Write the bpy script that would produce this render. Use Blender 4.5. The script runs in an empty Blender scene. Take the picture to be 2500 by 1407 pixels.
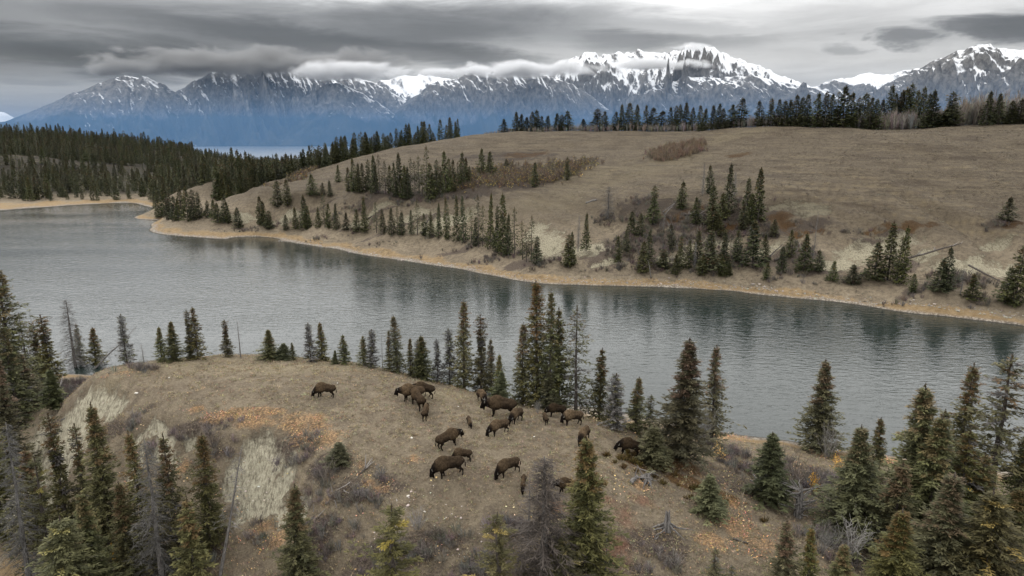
import bpy, bmesh, math, random
import numpy as np
from mathutils import Vector, Matrix
R = math.radians
SC = bpy.context.scene
COL = SC.collection
random.seed(11)
RNG = np.random.default_rng(11)

# ---------------------------------------------------------------- camera
PITCH, FPX, HC = R(12.45), 1667.0, 38.0            # drone 38 m above the lake, 24 mm lens
cam = bpy.data.cameras.new('camera'); cam_o = bpy.data.objects.new('camera', cam); COL.objects.link(cam_o)
cam.sensor_width = 36.0; cam.lens = FPX / 2500 * 36.0
cam.clip_start = 0.5; cam.clip_end = 60000
cam_o.location = (0, 0, HC); cam_o.rotation_euler = (math.pi / 2 - PITCH, 0, 0)
SC.camera = cam_o

# ---------------------------------------------------------------- render and exposure
SC.view_settings.view_transform = 'Standard'
SC.view_settings.look = 'None'
SC.view_settings.gamma = 1.0
SC.view_settings.use_curve_mapping = False
SC.view_settings.exposure = 0.0
SC.render.engine = 'CYCLES'
SC.cycles.use_denoising = True
SC.cycles.max_bounces = 5
SC.cycles.diffuse_bounces = 2
SC.cycles.glossy_bounces = 2
SC.cycles.transmission_bounces = 2
SC.cycles.transparent_max_bounces = 8
SC.cycles.volume_bounces = 1
SC.cycles.volume_max_steps = 96
SC.cycles.sample_clamp_indirect = 4.0

# ---------------------------------------------------------------- node helpers
class NT:
    def __init__(s, tree): s.t = tree; s.n = tree.nodes; s.l = tree.links
    def node(s, typ, **kw):
        nd = s.n.new(typ)
        for k, v in kw.items(): setattr(nd, k, v)
        return nd
    def put(s, sock, v):
        if isinstance(v, bpy.types.NodeSocket): s.l.new(v, sock)
        elif v is not None: sock.default_value = v
    def math(s, op, a, b=None, c=None, clamp=False):
        nd = s.node('ShaderNodeMath', operation=op, use_clamp=clamp)
        for i, x in enumerate((a, b, c)):
            if x is not None: s.put(nd.inputs[i], x)
        return nd.outputs[0]
    def vmath(s, op, a, b=None):
        nd = s.node('ShaderNodeVectorMath', operation=op)
        s.put(nd.inputs[0], a)
        if b is not None: s.put(nd.inputs[1], b)
        return nd.outputs['Value'] if op in ('LENGTH', 'DOT_PRODUCT') else nd.outputs[0]
    def mix(s, f, a, b, blend='MIX'):
        nd = s.node('ShaderNodeMix', data_type='RGBA', blend_type=blend)
        nd.clamp_factor = True
        s.put(nd.inputs[0], f)
        s.put(nd.inputs[6], a if not isinstance(a, tuple) else (*a[:3], 1))
        s.put(nd.inputs[7], b if not isinstance(b, tuple) else (*b[:3], 1))
        return nd.outputs[2]
    def ramp(s, v, lo, hi, a=0.0, b=1.0, smooth=True):
        nd = s.node('ShaderNodeMapRange', interpolation_type='SMOOTHSTEP' if smooth else 'LINEAR')
        s.put(nd.inputs[0], v); s.put(nd.inputs[1], lo); s.put(nd.inputs[2], hi); s.put(nd.inputs[3], a); s.put(nd.inputs[4], b)
        return nd.outputs[0]
    def noise(s, vec, scale, detail=4, rough=0.55, dist=0.0):
        nd = s.node('ShaderNodeTexNoise')
        s.put(nd.inputs['Vector'], vec); nd.inputs['Scale'].default_value = scale; nd.inputs['Detail'].default_value = detail
        nd.inputs['Roughness'].default_value = rough; nd.inputs['Distortion'].default_value = dist
        return nd.outputs[0]
    def mapping(s, vec, loc=(0, 0, 0), rot=(0, 0, 0), scale=(1, 1, 1)):
        nd = s.node('ShaderNodeMapping')
        s.put(nd.inputs[0], vec); nd.inputs[1].default_value = loc; nd.inputs[2].default_value = rot; nd.inputs[3].default_value = scale
        return nd.outputs[0]
    def attr(s, name):
        nd = s.node('ShaderNodeAttribute', attribute_name=name); return nd
    def sep(s, v):
        nd = s.node('ShaderNodeSeparateXYZ'); s.put(nd.inputs[0], v); return nd.outputs
    def comb(s, x, y, z):
        nd = s.node('ShaderNodeCombineXYZ'); s.put(nd.inputs[0], x); s.put(nd.inputs[1], y); s.put(nd.inputs[2], z); return nd.outputs[0]

def material(name):
    m = bpy.data.materials.new(name); m.use_nodes = True
    t = NT(m.node_tree); b = t.n['Principled BSDF']
    return m, t, b

# ---------------------------------------------------------------- pixel rays of the 2500 x 1407 photograph (used to measure the place)
CP, SP = math.cos(PITCH), math.sin(PITCH)
def slope_at(v):                       # height gained per metre of y along the ray through row v
    cy = (703.5 - v) / FPX
    return (cy * CP - SP) / (CP + cy * SP)
def side_at(u, v):                     # x per metre of y
    cy = (703.5 - v) / FPX
    return (u - 1250.0) / FPX / (CP + cy * SP)
def PY(u, v, y): return (side_at(u, v) * y, y, HC + slope_at(v) * y)
def PZ(u, v, z):
    y = (z - HC) / slope_at(v)
    return (side_at(u, v) * y, y, z)

# ---------------------------------------------------------------- world: overcast sky with streaked stratus, real Nishita sky above the clouds
SUN_EL, SUN_AZ = R(38), R(-60)         # soft sun behind cloud, from the left and a little ahead
world = bpy.data.worlds.new('World'); SC.world = world; world.use_nodes = True
w = NT(world.node_tree)
bg = w.n['Background']; bg.inputs['Strength'].default_value = 0.1
sky = w.node('ShaderNodeTexSky', sky_type='NISHITA')
sky.sun_disc = False; sky.sun_elevation = SUN_EL; sky.sun_rotation = SUN_AZ
tc = w.node('ShaderNodeTexCoord').outputs['Generated']
dx, dy, dz = w.sep(tc)
az = w.math('ARCTAN2', dx, dy)
el = w.math('ARCSINE', dz)
ae = w.comb(az, el, 0.0)
# sheet coordinates: clouds lie on a level sheet so that they streak out towards the horizon
zz = w.math('MAXIMUM', w.math('ADD', dz, 0.06), 0.03)
sheet = w.comb(w.math('DIVIDE', dx, zz), w.math('DIVIDE', dy, zz), 0.0)
n_big = w.noise(w.mapping(sheet, loc=(3.1, 1.7, 0), scale=(0.55, 1.0, 1)), 0.55, 6, 0.55, 0.3)
n_fine = w.noise(w.mapping(ae, loc=(0.3, 0.1, 0.4), rot=(0, 0, R(-4)), scale=(2.2, 15.0, 1)), 2.2, 7, 0.6, 0.35)
n_puff = w.noise(w.mapping(ae, loc=(5.3, 2.1, 0.4), scale=(4.0, 8.0, 1)), 5.0, 7, 0.6, 0.2)
warp = w.comb(w.math('MULTIPLY', w.math('SUBTRACT', n_puff, 0.5), 0.10), w.math('MULTIPLY', w.math('SUBTRACT', n_fine, 0.5), 0.055), 0.0)
aew = w.vmath('ADD', ae, warp)
def blob(u, v, ru, rv, rot, soft=1.0):
    x, y, z = PY(u, v, 1.0)
    z -= HC
    a0 = math.atan2(x, y); e0 = math.atan2(z, math.hypot(x, y))
    c, s_ = math.cos(rot), math.sin(rot)
    sx, sy = FPX / ru, FPX / rv
    d = w.vmath('SUBTRACT', aew, (a0, e0, 0.0))
    d = w.mapping(d, rot=(0, 0, rot), scale=(1, 1, 1))
    d = w.vmath('MULTIPLY', d, (sx, sy, 0.0))
    r = w.vmath('LENGTH', d)
    return w.ramp(r, 1.0 + 0.55 * soft, 1.0 - 0.75 * soft if soft < 1.3 else 0.0, 0.0, 1.0)
DARK = [  # u, v, half-width, half-height, tilt, weight, softness
    (740, 44, 800, 56, R(1.5), 0.66, 0.9),
    (1050, 60, 430, 48, R(-3), 0.55, 0.9),
    (860, 112, 520, 30, R(4.5), 0.72, 0.7),
    (180, 120, 420, 38, R(-2), 0.70, 0.8),
    (520, 160, 400, 28, R(2), 0.72, 0.6),
    (-150, 60, 420, 110, R(2), 0.55, 1.2),
    (290, 175, 120, 18, R(3), 0.55, 0.8),
    (90, 192, 90, 12, R(2), 0.30, 1.0),
    (1230, 30, 260, 38, R(-9), 0.40, 1.0),
    (1530, 98, 130, 18, R(3), 0.50, 0.9),
    (1740, 104, 140, 17, R(0), 0.32, 1.1),
    (1660, 55, 180, 12, R(4), 0.18, 1.2),
    (1130, 125, 120, 18, R(4), 0.38, 0.9),
    (2420, 68, 125, 26, R(8), 0.72, 0.55),
    (2215, 94, 55, 17, R(8), 0.62, 0.7),
    (2060, 110, 45, 13, R(6), 0.42, 0.9),
    (2650, 55, 190, 36, R(4), 0.60, 0.7),
]
acc = None
for (u, v, ru, rv, ro, wt, so) in DARK:
    k = w.math('MULTIPLY', blob(u, v, ru, rv, ro, so), wt)
    k = w.math('SUBTRACT', 1.0, k)
    acc = k if acc is None else w.math('MULTIPLY', acc, k)
# brightness of the overcast: it grows towards the zenith; brighter to the right where the deck is thin
gain = w.math('ADD', 1.02, w.math('MULTIPLY', w.math('MAXIMUM', dz, 0.0), 0.6))
side = w.ramp(az, -0.70, 0.30, 0.47, 0.63)
side = w.mix(w.ramp(el, 0.11, 0.27), side, (1.88, 1.88, 1.88))  # sky above the view raised to brighten the lake's reflection and the ground
lum = w.math('MULTIPLY', gain, w.ramp(n_big, 0.25, 0.75, 0.80, 1.06))
strk = w.ramp(n_fine, 0.28, 0.72, 0.82, 1.12)
lum = w.math('MULTIPLY', lum, strk)
dark = w.ramp(acc, 0.0, 0.92, 0.11, 1.0, smooth=False)
dark = w.math('MULTIPLY', dark, 1.0)
grey = w.mix(dark, (0.96, 0.98, 1.0), (1.0, 0.995, 0.985))
grey = w.mix(1.0, grey, side, 'MULTIPLY')
lumc = w.comb(lum, lum, lum)
grey = w.mix(1.0, grey, lumc, 'MULTIPLY')
dkc = w.comb(dark, dark, dark)
grey = w.mix(1.0, grey, dkc, 'MULTIPLY')
grey = w.mix(1.0, grey, (10.0, 10.0, 10.0), 'MULTIPLY')
out = w.mix(0.965, sky.outputs[0], grey)
w.l.new(out, bg.inputs['Color'])

sun = bpy.data.lights.new('sun', 'SUN'); sun_o = bpy.data.objects.new('sun', sun); COL.objects.link(sun_o)
sun.energy = 1.3; sun.angle = R(14); sun.color = (1.0, 0.95, 0.88)
sd = Vector((math.sin(SUN_AZ) * math.cos(SUN_EL), math.cos(SUN_AZ) * math.cos(SUN_EL), math.sin(SUN_EL)))
sun_o.rotation_euler = sd.to_track_quat('Z', 'Y').to_euler(); sun_o.location = (0, 0, 200)

# ---------------------------------------------------------------- numpy noise
def _hash(ix, iy, seed):
    h = (ix.astype(np.int64) * 374761393 + iy.astype(np.int64) * 668265263 + seed * 974711) & 0x7fffffff
    h = ((h ^ (h >> 13)) * 1274126177) & 0x7fffffff
    return (h ^ (h >> 16)) & 0xffff
def perlin(x, y, seed=0):
    ix, iy = np.floor(x), np.floor(y); fx, fy = x - ix, y - iy
    ux, uy = fx * fx * fx * (fx * (fx * 6 - 15) + 10), fy * fy * fy * (fy * (fy * 6 - 15) + 10)
    def g(a, b):
        t = _hash(ix + a, iy + b, seed) * (2 * np.pi / 65536)
        return np.cos(t) * (fx - a) + np.sin(t) * (fy - b)
    a, b, c, d = g(0, 0), g(1, 0), g(0, 1), g(1, 1)
    return 1.5 * ((a + (b - a) * ux) * (1 - uy) + (c + (d - c) * ux) * uy)
def fbm(x, y, seed=0, octv=5, gain=0.5):
    s = 0.0; a = 1.0
    for i in range(octv):
        s = s + a * perlin(x, y, seed + i * 17); a *= gain; x = x * 2.03 + 3.1; y = y * 2.03 - 1.7
    return s
def ridged(x, y, seed=0, octv=5, gain=0.5):
    s = 0.0; a = 1.0; wgt = 1.0
    for i in range(octv):
        n = 1.0 - np.abs(perlin(x, y, seed + i * 31)) * 1.6
        n = np.clip(n, 0, 1) ** 2
        s = s + a * n * wgt; wgt = np.clip(n * 1.6, 0, 1); a *= gain; x = x * 2.03 + 1.3; y = y * 2.03 + 5.1
    return s
def sstep(a, b, x):
    t = np.clip((x - a) / (b - a), 0, 1); return t * t * (3 - 2 * t)

# ---------------------------------------------------------------- mesh helpers
def tag(o, label=None, cat=None, group=None, kind=None):
    if label: o['label'] = label
    if cat: o['category'] = cat
    if group: o['group'] = group
    if kind: o['kind'] = kind
    return o
def link(name, me, mats=(), parent=None):
    o = bpy.data.objects.new(name, me); COL.objects.link(o)
    for m in (mats if isinstance(mats, (list, tuple)) else [mats]):
        if me is not None and len(me.materials) < len(mats if isinstance(mats, (list, tuple)) else [mats]): me.materials.append(m)
    if parent is not None: o.parent = parent
    return o
def np_mesh(name, verts, faces, attrs=None, smooth=True, matidx=None):
    """verts (n,3), faces (m,3) or (m,4) index array; attrs {name: (n,3|4) colours or (n,) floats}"""
    verts = np.ascontiguousarray(verts, dtype=np.float32); faces = np.ascontiguousarray(faces, dtype=np.int32)
    k = faces.shape[1]
    me = bpy.data.meshes.new(name)
    me.vertices.add(len(verts)); me.vertices.foreach_set('co', verts.ravel())
    me.loops.add(faces.size); me.loops.foreach_set('vertex_index', faces.ravel())
    me.polygons.add(len(faces)); me.polygons.foreach_set('loop_start', np.arange(0, faces.size, k, dtype=np.int32))
    me.polygons.foreach_set('use_smooth', np.full(len(faces), smooth, dtype=bool))
    if matidx is not None: me.polygons.foreach_set('material_index', np.asarray(matidx, dtype=np.int32))
    for an, av in (attrs or {}).items():
        av = np.asarray(av, dtype=np.float32)
        if av.ndim == 1:
            a = me.attributes.new(an, 'FLOAT', 'POINT'); a.data.foreach_set('value', av)
        else:
            if av.shape[1] == 3: av = np.concatenate([av, np.ones((len(av), 1), np.float32)], 1)
            a = me.attributes.new(an, 'FLOAT_COLOR', 'POINT'); a.data.foreach_set('color', np.ascontiguousarray(av).ravel())
    me.update(calc_edges=True); me.validate()
    return me
def grid_faces(ni, nj):
    i, j = np.meshgrid(np.arange(ni - 1), np.arange(nj - 1), indexing='ij')
    a = (i * nj + j).ravel()
    return np.stack([a, a + 1, a + nj + 1, a + nj], 1)
# ================================================================ SETTING: the ground
PTS = []
def shoreline(px, z=0.0):
    return [PZ(u, v, z)[:2] for (u, v) in px]
FAR_SHORE = shoreline([(-260, 530), (-120, 522), (0, 515), (120, 506), (230, 499), (325, 496)]) + shoreline([(352, 503), (388, 520), (394, 538), (372, 556), (371, 568), (400, 574), (450, 578), (560, 585), (660, 590), (750, 598), (880, 622), (1000, 640), (1130, 658), (1220, 676), (1300, 690), (1400, 695), (1500, 697), (1600, 700), (1700, 704), (1800, 711), (1900, 722), (2000, 733), (2100, 745), (2300, 768), (2500, 792), (2750, 825), (3100, 872)])
NEAR_SHORE = [(-190, 112), (-140, 110), (-110, 108), (-85, 105), (-60, 103), (-30, 100), (-10, 98), (4, 96), (14, 92.5), (21, 88)] + shoreline([(1770, 1059), (1830, 1064), (1900, 1073), (2000, 1088), (2080, 1100), (2160, 1111), (2300, 1128), (2500, 1152), (2800, 1185), (3200, 1230)])
def shore_pts(line, side, rises, every=1):
    L = np.array(line); 
    for i in range(0, len(L), every):
        a, b = L[max(i - 1, 0)], L[min(i + 1, len(L) - 1)]
        t = (b - a) / (np.linalg.norm(b - a) + 1e-9); n = np.array([-t[1], t[0]]) * side
        PTS.append((L[i][0], L[i][1], 0.02))
        for d, z in rises:
            q = L[i] + n * d; PTS.append((q[0], q[1], z))
shore_pts(FAR_SHORE, 1, [(-5, -0.9), (-16, -2.2)])
shore_pts(NEAR_SHORE, -1, [(-4, -0.9), (-14, -2.2)])
for xy in [(-60, 200), (-100, 260), (0, 150), (60, 125), (-150, 160), (-60, 150), (-160, 220), (-200, 300), (100, 100), (-120, 330), (160, 95), (-260, 250), (-320, 330)]: PTS.append((*xy, -4.0))
def addY(lst):
    for (u, v, y) in lst: PTS.append(PY(u, v, y))
def addZ(lst):
    for (u, v, z) in lst: PTS.append(PZ(u, v, z))
# far bank: beach, toe of the bluff, top of the bluff
addZ([(400, 548, 1.6), (500, 563, 1.5), (620, 566, 1.7), (750, 575, 1.8), (880, 594, 1.9), (1000, 610, 1.9), (1130, 630, 2), (1250, 655, 1.8), (1400, 672, 1.8), (1600, 676, 1.9), (1800, 690, 1.9), (2000, 708, 2), (2200, 728, 2), (2450, 756, 2.0), (2800, 795, 2)])
addZ([(420, 515, 4.5), (500, 543, 3.4), (620, 550, 3.2), (750, 555, 3.4), (900, 572, 3.6), (1050, 592, 3.6), (1200, 622, 3.6), (1350, 648, 3.6), (1500, 655, 3.6), (1700, 658, 4.0), (1900, 676, 4), (2100, 695, 4.4), (2300, 712, 4.6), (2500, 735, 4.4), (2800, 770, 4)])
addY([(520, 498, 286), (620, 488, 284), (720, 487, 276), (820, 496, 262), (920, 503, 251), (1020, 510, 243), (1120, 518, 236), (1220, 530, 228), (1310, 540, 222), (1420, 545, 214), (1520, 520, 214)])
addY([(1650, 560, 200), (1650, 480, 219), (1780, 600, 190), (1780, 540, 200), (1800, 470, 214), (1950, 590, 185), (1950, 500, 203), (2100, 620, 175), (2100, 550, 188), (2300, 640, 166), (2300, 570, 180), (2500, 650, 158), (2500, 575, 173), (2800, 600, 165)])
# hillside and crest
addY([(640, 462, 312), (760, 455, 300), (800, 440, 312), (900, 460, 285), (950, 430, 300), (1050, 470, 268), (1050, 420, 300), (1150, 480, 255), (1200, 440, 283), (1300, 470, 256), (1300, 430, 286), (1250, 385, 325), (1400, 480, 240), (1450, 420, 276), (1400, 370, 325), (1550, 400, 278), (1600, 350, 320), (1700, 420, 250), (1750, 370, 280), (1900, 420, 235), (1900, 360, 265), (2100, 480, 204), (2100, 420, 222), (2100, 350, 248), (2300, 480, 200), (2300, 400, 224), (2300, 340, 245), (2500, 480, 196), (2500, 400, 220), (2500, 335, 242), (2800, 400, 215)])
CREST = [(560, 487, 308), (650, 452, 336), (720, 430, 348), (800, 406, 358), (880, 382, 364), (950, 364, 370), (1050, 347, 374), (1150, 331, 374), (1250, 323, 370), (1400, 320, 362), (1550, 320, 350), (1680, 322, 332), (1760, 316, 312), (1850, 312, 298), (1950, 312, 290), (2050, 314, 283), (2150, 317, 277), (2250, 315, 272), (2350, 308, 268), (2500, 302, 262), (2800, 300, 255)]
addY(CREST)
for (u, v, y) in CREST:                                  # behind the crest the top is almost level, then it falls away to the big valley
    x, yy, z = PY(u, v, y)
    k = 1.0 if u > 1100 else 0.0
    d = x / yy
    PTS.append((d * (yy + 25), yy + 25, z - (0.4 if k else 3.0)))
    PTS.append((d * (yy + 70), yy + 70, z - (1.0 if k else max(4, z * 0.45))))
    PTS.append((d * (yy + 180), yy + 180, (z - 6) if k else max(9, z * 0.35)))
addY([(-250, 480, 440), (0, 478, 425), (150, 474, 432), (300, 472, 436), (420, 470, 440)])
addY([(-250, 425, 510), (0, 428, 495), (150, 432, 500), (300, 438, 500), (-100, 384, 560), (30, 379, 560), (100, 384, 556), (180, 394, 552), (270, 404, 545), (360, 413, 540)])
addY([(0, 386, 590), (180, 398, 585), (-200, 352, 760), (0, 338, 780), (120, 340, 780), (250, 348, 770), (380, 366, 760), (470, 384, 740), (560, 410, 700), (650, 416, 690), (750, 416, 690), (850, 412, 690), (650, 412, 800), (850, 408, 800), (450, 432, 520), (560, 425, 520), (640, 420, 540), (440, 466, 335), (500, 445, 352), (540, 434, 362), (580, 432, 375), (600, 440, 420), (480, 452, 420)])
for x in (-900, -500, -200, 0, 200, 500, 900):
    PTS.append((x, 1000, 6 if x < 150 else 20)); PTS.append((x * 1.3, 1400, -48)); PTS.append((x * 1.8, 2000, -52)); 
for x, y, z in [(-400, 500, 14), (-600, 620, 30), (-500, 430, 6), (-700, 450, 14), (-500, 330, 3), (420, 330, 46), (500, 420, 46), (400, 200, 22), (500, 240, 32), (600, 300, 45), (330, 160, 8), (420, 120, 4)]: PTS.append((x, y, z))
# near knoll: skyline edge, top, slipped faces, shore flats
KN = [(205, 930, 66), (250, 906, 69), (320, 895, 71.5), (400, 886, 73), (480, 875, 74), (550, 869, 75), (640, 870, 75.5), (700, 873, 75.5), (780, 880, 74.5), (870, 888, 73), (940, 902, 71), (1000, 921, 69), (1060, 937, 67.5), (1100, 949, 66), (1150, 962, 65), (1200, 977, 63.5), (1260, 995, 62), (1320, 1008, 61), (1400, 1022, 59.5), (1450, 1038, 58.5)]
addY(KN)
for (u, v, y) in KN:                                     # hidden slope down to the lake behind the skyline edge
    x, yy, z = PY(u, v, y); d = x / yy
    PTS.append((d * (yy + 4), yy + 4, z - 1.3)); PTS.append((d * (yy + 10), yy + 10, z - 5.0)); PTS.append((d * (yy + 18), yy + 18, max(1.5, z - 10)))
addZ([(790, 965, 14.0), (640, 920, 14.3), (500, 930, 13.9), (350, 950, 13.3), (920, 960, 14.0), (1040, 1020, 13.3), (900, 1020, 13.4), (700, 1010, 13.5), (500, 1000, 13.3), (350, 1010, 12.9), (1100, 1095, 12.6), (950, 1090, 12.5), (1090, 1170, 11.9), (1240, 1165, 12.0), (1200, 1060, 12.9), (1330, 1040, 12.9), (1400, 1090, 12.2), (1300, 1250, 10.7), (1420, 1170, 11.6), (1520, 1110, 11.3), (1560, 1065, 11.0), (1600, 1020, 9.0)])
addZ([(600, 1040, 12.9), (690, 1050, 12.7), (450, 1035, 12.7), (330, 1035, 12.2), (240, 1000, 12.0), (150, 985, 10.0), (800, 1110, 12.0), (850, 1180, 11.0), (760, 1170, 10.6)])
addZ([(650, 1140, 10.4), (560, 1150, 9.8), (650, 1240, 7.9), (560, 1260, 7.0), (640, 1407, 4.6), (650, 1650, 1.5), (450, 1120, 9.7), (430, 1250, 6.4), (400, 1407, 3.4), (300, 1110, 8.6), (280, 1230, 5.4), (200, 1100, 7.0), (180, 1180, 5.0), (120, 1120, 4.8), (60, 1150, 3.4), (200, 1407, 1.6), (0, 1400, 0.8), (300, 1650, 1.0), (0, 1200, 2.0), (-100, 1300, 1.0), (-300, 1100, 1.5), (60, 1020, 5.6), (110, 985, 6.6), (0, 1000, 4.4), (-150, 980, 3.5), (130, 930, 5.5), (40, 930, 4.4), (-100, 920, 2.6)])
addZ([(800, 1280, 8.4), (800, 1407, 5.6), (950, 1250, 9.7), (950, 1400, 7.2), (950, 1650, 4.0), (1100, 1300, 9.2), (1200, 1407, 8.2), (1200, 1650, 6), (1380, 1330, 9.2), (1500, 1407, 8.0), (1500, 1250, 10.0), (1600, 1180, 10.0), (1650, 1300, 8.8), (1600, 1650, 5.5), (1800, 1350, 7.6), (1750, 1160, 8.2), (1700, 1100, 7.4), (1800, 1230, 7.9), (1950, 1250, 6.6), (1900, 1160, 5.0), (1850, 1100, 2.6), (1780, 1085, 2.2), (2000, 1130, 2.2), (2050, 1180, 3.6), (2100, 1300, 5.9), (2000, 1400, 6.6), (2200, 1150, 1.8), (2200, 1220, 3.4), (2300, 1310, 4.8), (2300, 1500, 4.6), (2450, 1200, 1.6), (2500, 1320, 3.0), (2500, 1407, 3.6), (2800, 1300, 1.5), (2000, 1650, 4.5), (2400, 1700, 3.5)])
for x, y, z in [(-60, 25, 0.5), (0, 20, 4), (60, 25, 2), (-120, 60, 1), (120, 55, 1.0), (-150, 30, 1), (150, 20, 1), (0, 5, 4), (-200, 90, 1.5), (-100, 95, 2.2), (-75, 92, 3)]: PTS.append((x, y, z))
PTS = np.array(PTS)
# drop control points that nearly coincide
keep = []
for i in range(len(PTS)):
    if all((PTS[i, 0] - PTS[j, 0]) ** 2 + (PTS[i, 1] - PTS[j, 1]) ** 2 > (0.012 * PTS[i, 1] + 0.5) ** 2 for j in keep): keep.append(i)
PTS = PTS[keep]
def _ker(d2): return np.sqrt(d2 + 9.0)
_N = len(PTS)
_A = np.zeros((_N + 1, _N + 1))
_d2 = (PTS[:, None, 0] - PTS[None, :, 0]) ** 2 + (PTS[:, None, 1] - PTS[None, :, 1]) ** 2
_A[:_N, :_N] = _ker(_d2) - np.eye(_N) * 1.2
_A[:_N, _N] = 1; _A[_N, :_N] = 1
_W = np.linalg.solve(_A, np.concatenate([PTS[:, 2], [0]]))
def h_base(x, y):
    x = np.asarray(x, float); y = np.asarray(y, float); sh = x.shape
    x = x.ravel(); y = y.ravel(); out = np.empty(len(x))
    for i in range(0, len(x), 20000):
        d2 = (x[i:i + 20000, None] - PTS[None, :, 0]) ** 2 + (y[i:i + 20000, None] - PTS[None, :, 1]) ** 2
        out[i:i + 20000] = _ker(d2) @ _W[:_N] + _W[_N]
    return out.reshape(sh)
def h_ground(x, y):
    x = np.asarray(x, float); y = np.asarray(y, float)
    h = h_base(x, y)
    land = sstep(-0.3, 1.2, h)
    near = np.clip(1 - (y - 90) / 60, 0, 1)
    far = 1 - near
    d = near * (0.16 * fbm(x * 0.22, y * 0.22, 3, 4) + 0.05 * fbm(x * 1.1, y * 1.1, 9, 3))
    # rills down the steep slipped faces
    e = 0.6
    d = d + far * sstep(2.0, 6.0, h) * (0.55 * fbm(x * 0.045, y * 0.045, 5, 5) + 1.1 * sstep(8, 16, h) * sstep(42, 34, h) * np.clip(1 - (y - 300) / 60, 0, 1) * ridged(x * 0.022 + y * 0.010, y * 0.009, 91, 3, 0.5))
    gl = far * sstep(3.0, 6.0, h) * sstep(24, 13, h) * np.clip(1 - (y - 330) / 60, 0, 1)
    d = d - gl * 1.7 * (ridged(x * 0.055 + 0.02 * y, y * 0.012, 88, 4, 0.55) - 0.8)
    d = d + np.clip((y - 420) / 200, 0, 1) * 2.2 * fbm(x * 0.011, y * 0.011, 15, 3)
    h = h + land * d
    return np.where(y > 1900, np.minimum(h, -47), h)

def cast(u, v, ymin=20.0, ymax=900.0, surf=None):
    """where the ray through pixel (u, v) meets the ground (or the lake)"""
    ys = np.exp(np.linspace(math.log(ymin), math.log(ymax), 700))
    s, k = slope_at(v), side_at(u, v)
    zr = HC + s * ys
    hh = np.maximum(h_ground(k * ys, ys), 0.0)
    below = np.where(zr <= hh)[0]
    if len(below) == 0: return None
    i = below[0]
    if i == 0: y = ys[0]
    else:
        a, b = zr[i - 1] - hh[i - 1], zr[i] - hh[i]
        y = ys[i - 1] + (ys[i] - ys[i - 1]) * a / (a - b + 1e-12)
    return (k * y, y, float(h_ground(k * y, y)))

# --- areas of cover, measured in the photograph and laid on the ground in metres
def areas(px, grow=1.0):
    out = []
    for (u, v, ru, rv) in px:
        c = cast(u, v)
        if c is None: continue
        e1 = cast(u, v - rv); e2 = cast(u, v + rv)
        y1 = e1[1] if e1 else c[1]; y2 = e2[1] if e2 else c[1]
        ry = max(abs(y1 - y2) * 0.5, 0.6)
        ry = min(ry, 40 if c[1] > 120 else 9)
        out.append((c[0], c[1], ru / FPX * c[1] * grow, ry * grow))
    return out
def cover(x, y, ar, soft=0.5):
    m = np.zeros_like(x)
    for (cx, cy, rx, ry) in ar:
        d = np.sqrt(((x - cx) / rx) ** 2 + ((y - cy) / ry) ** 2)
        m = np.maximum(m, np.clip(1.2 - d * 0.8, 0, 1))
    return m
SILT = areas([(150, 1090, 130, 90), (70, 1200, 90, 90), (630, 1140, 85, 100), (400, 1075, 50, 40), (70, 1120, 60, 90), (130, 1090, 60, 60), (180, 1050, 60, 50), (240, 985, 60, 40), (200, 1010, 50, 40), (100, 1230, 60, 70), (30, 1240, 50, 60), (700, 1150, 30, 50), (600, 1240, 40, 40), (640, 1130, 55, 60), (620, 1080, 40, 25), (655, 1210, 50, 45), (570, 1180, 40, 50), (690, 1250, 30, 40), (190, 1080, 45, 40), (110, 1130, 50, 50), (150, 1050, 45, 30), (230, 1000, 50, 35), (80, 1190, 40, 40), (285, 985, 40, 30), (340, 1060, 45, 18), (390, 1040, 35, 16), (470, 1070, 25, 14), (330, 1130, 30, 40), (420, 1120, 25, 30), (740, 1230, 25, 40),
    (1090, 535, 110, 20), (900, 530, 90, 16), (700, 530, 70, 16), (590, 525, 50, 14), (1010, 520, 60, 14), (1345, 590, 40, 40), (1310, 560, 40, 24), (1440, 600, 60, 20), (1960, 500, 55, 14), (1990, 515, 60, 14), (1900, 500, 40, 10), (1750, 590, 60, 10), (1480, 640, 50, 10), (2150, 600, 130, 22), (2050, 640, 70, 22), (2350, 640, 90, 28), (2250, 620, 80, 18), (2450, 660, 60, 18), (1700, 600, 50, 10), (2430, 600, 50, 14), (1650, 630, 60, 14), (1870, 610, 50, 14)])
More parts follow.
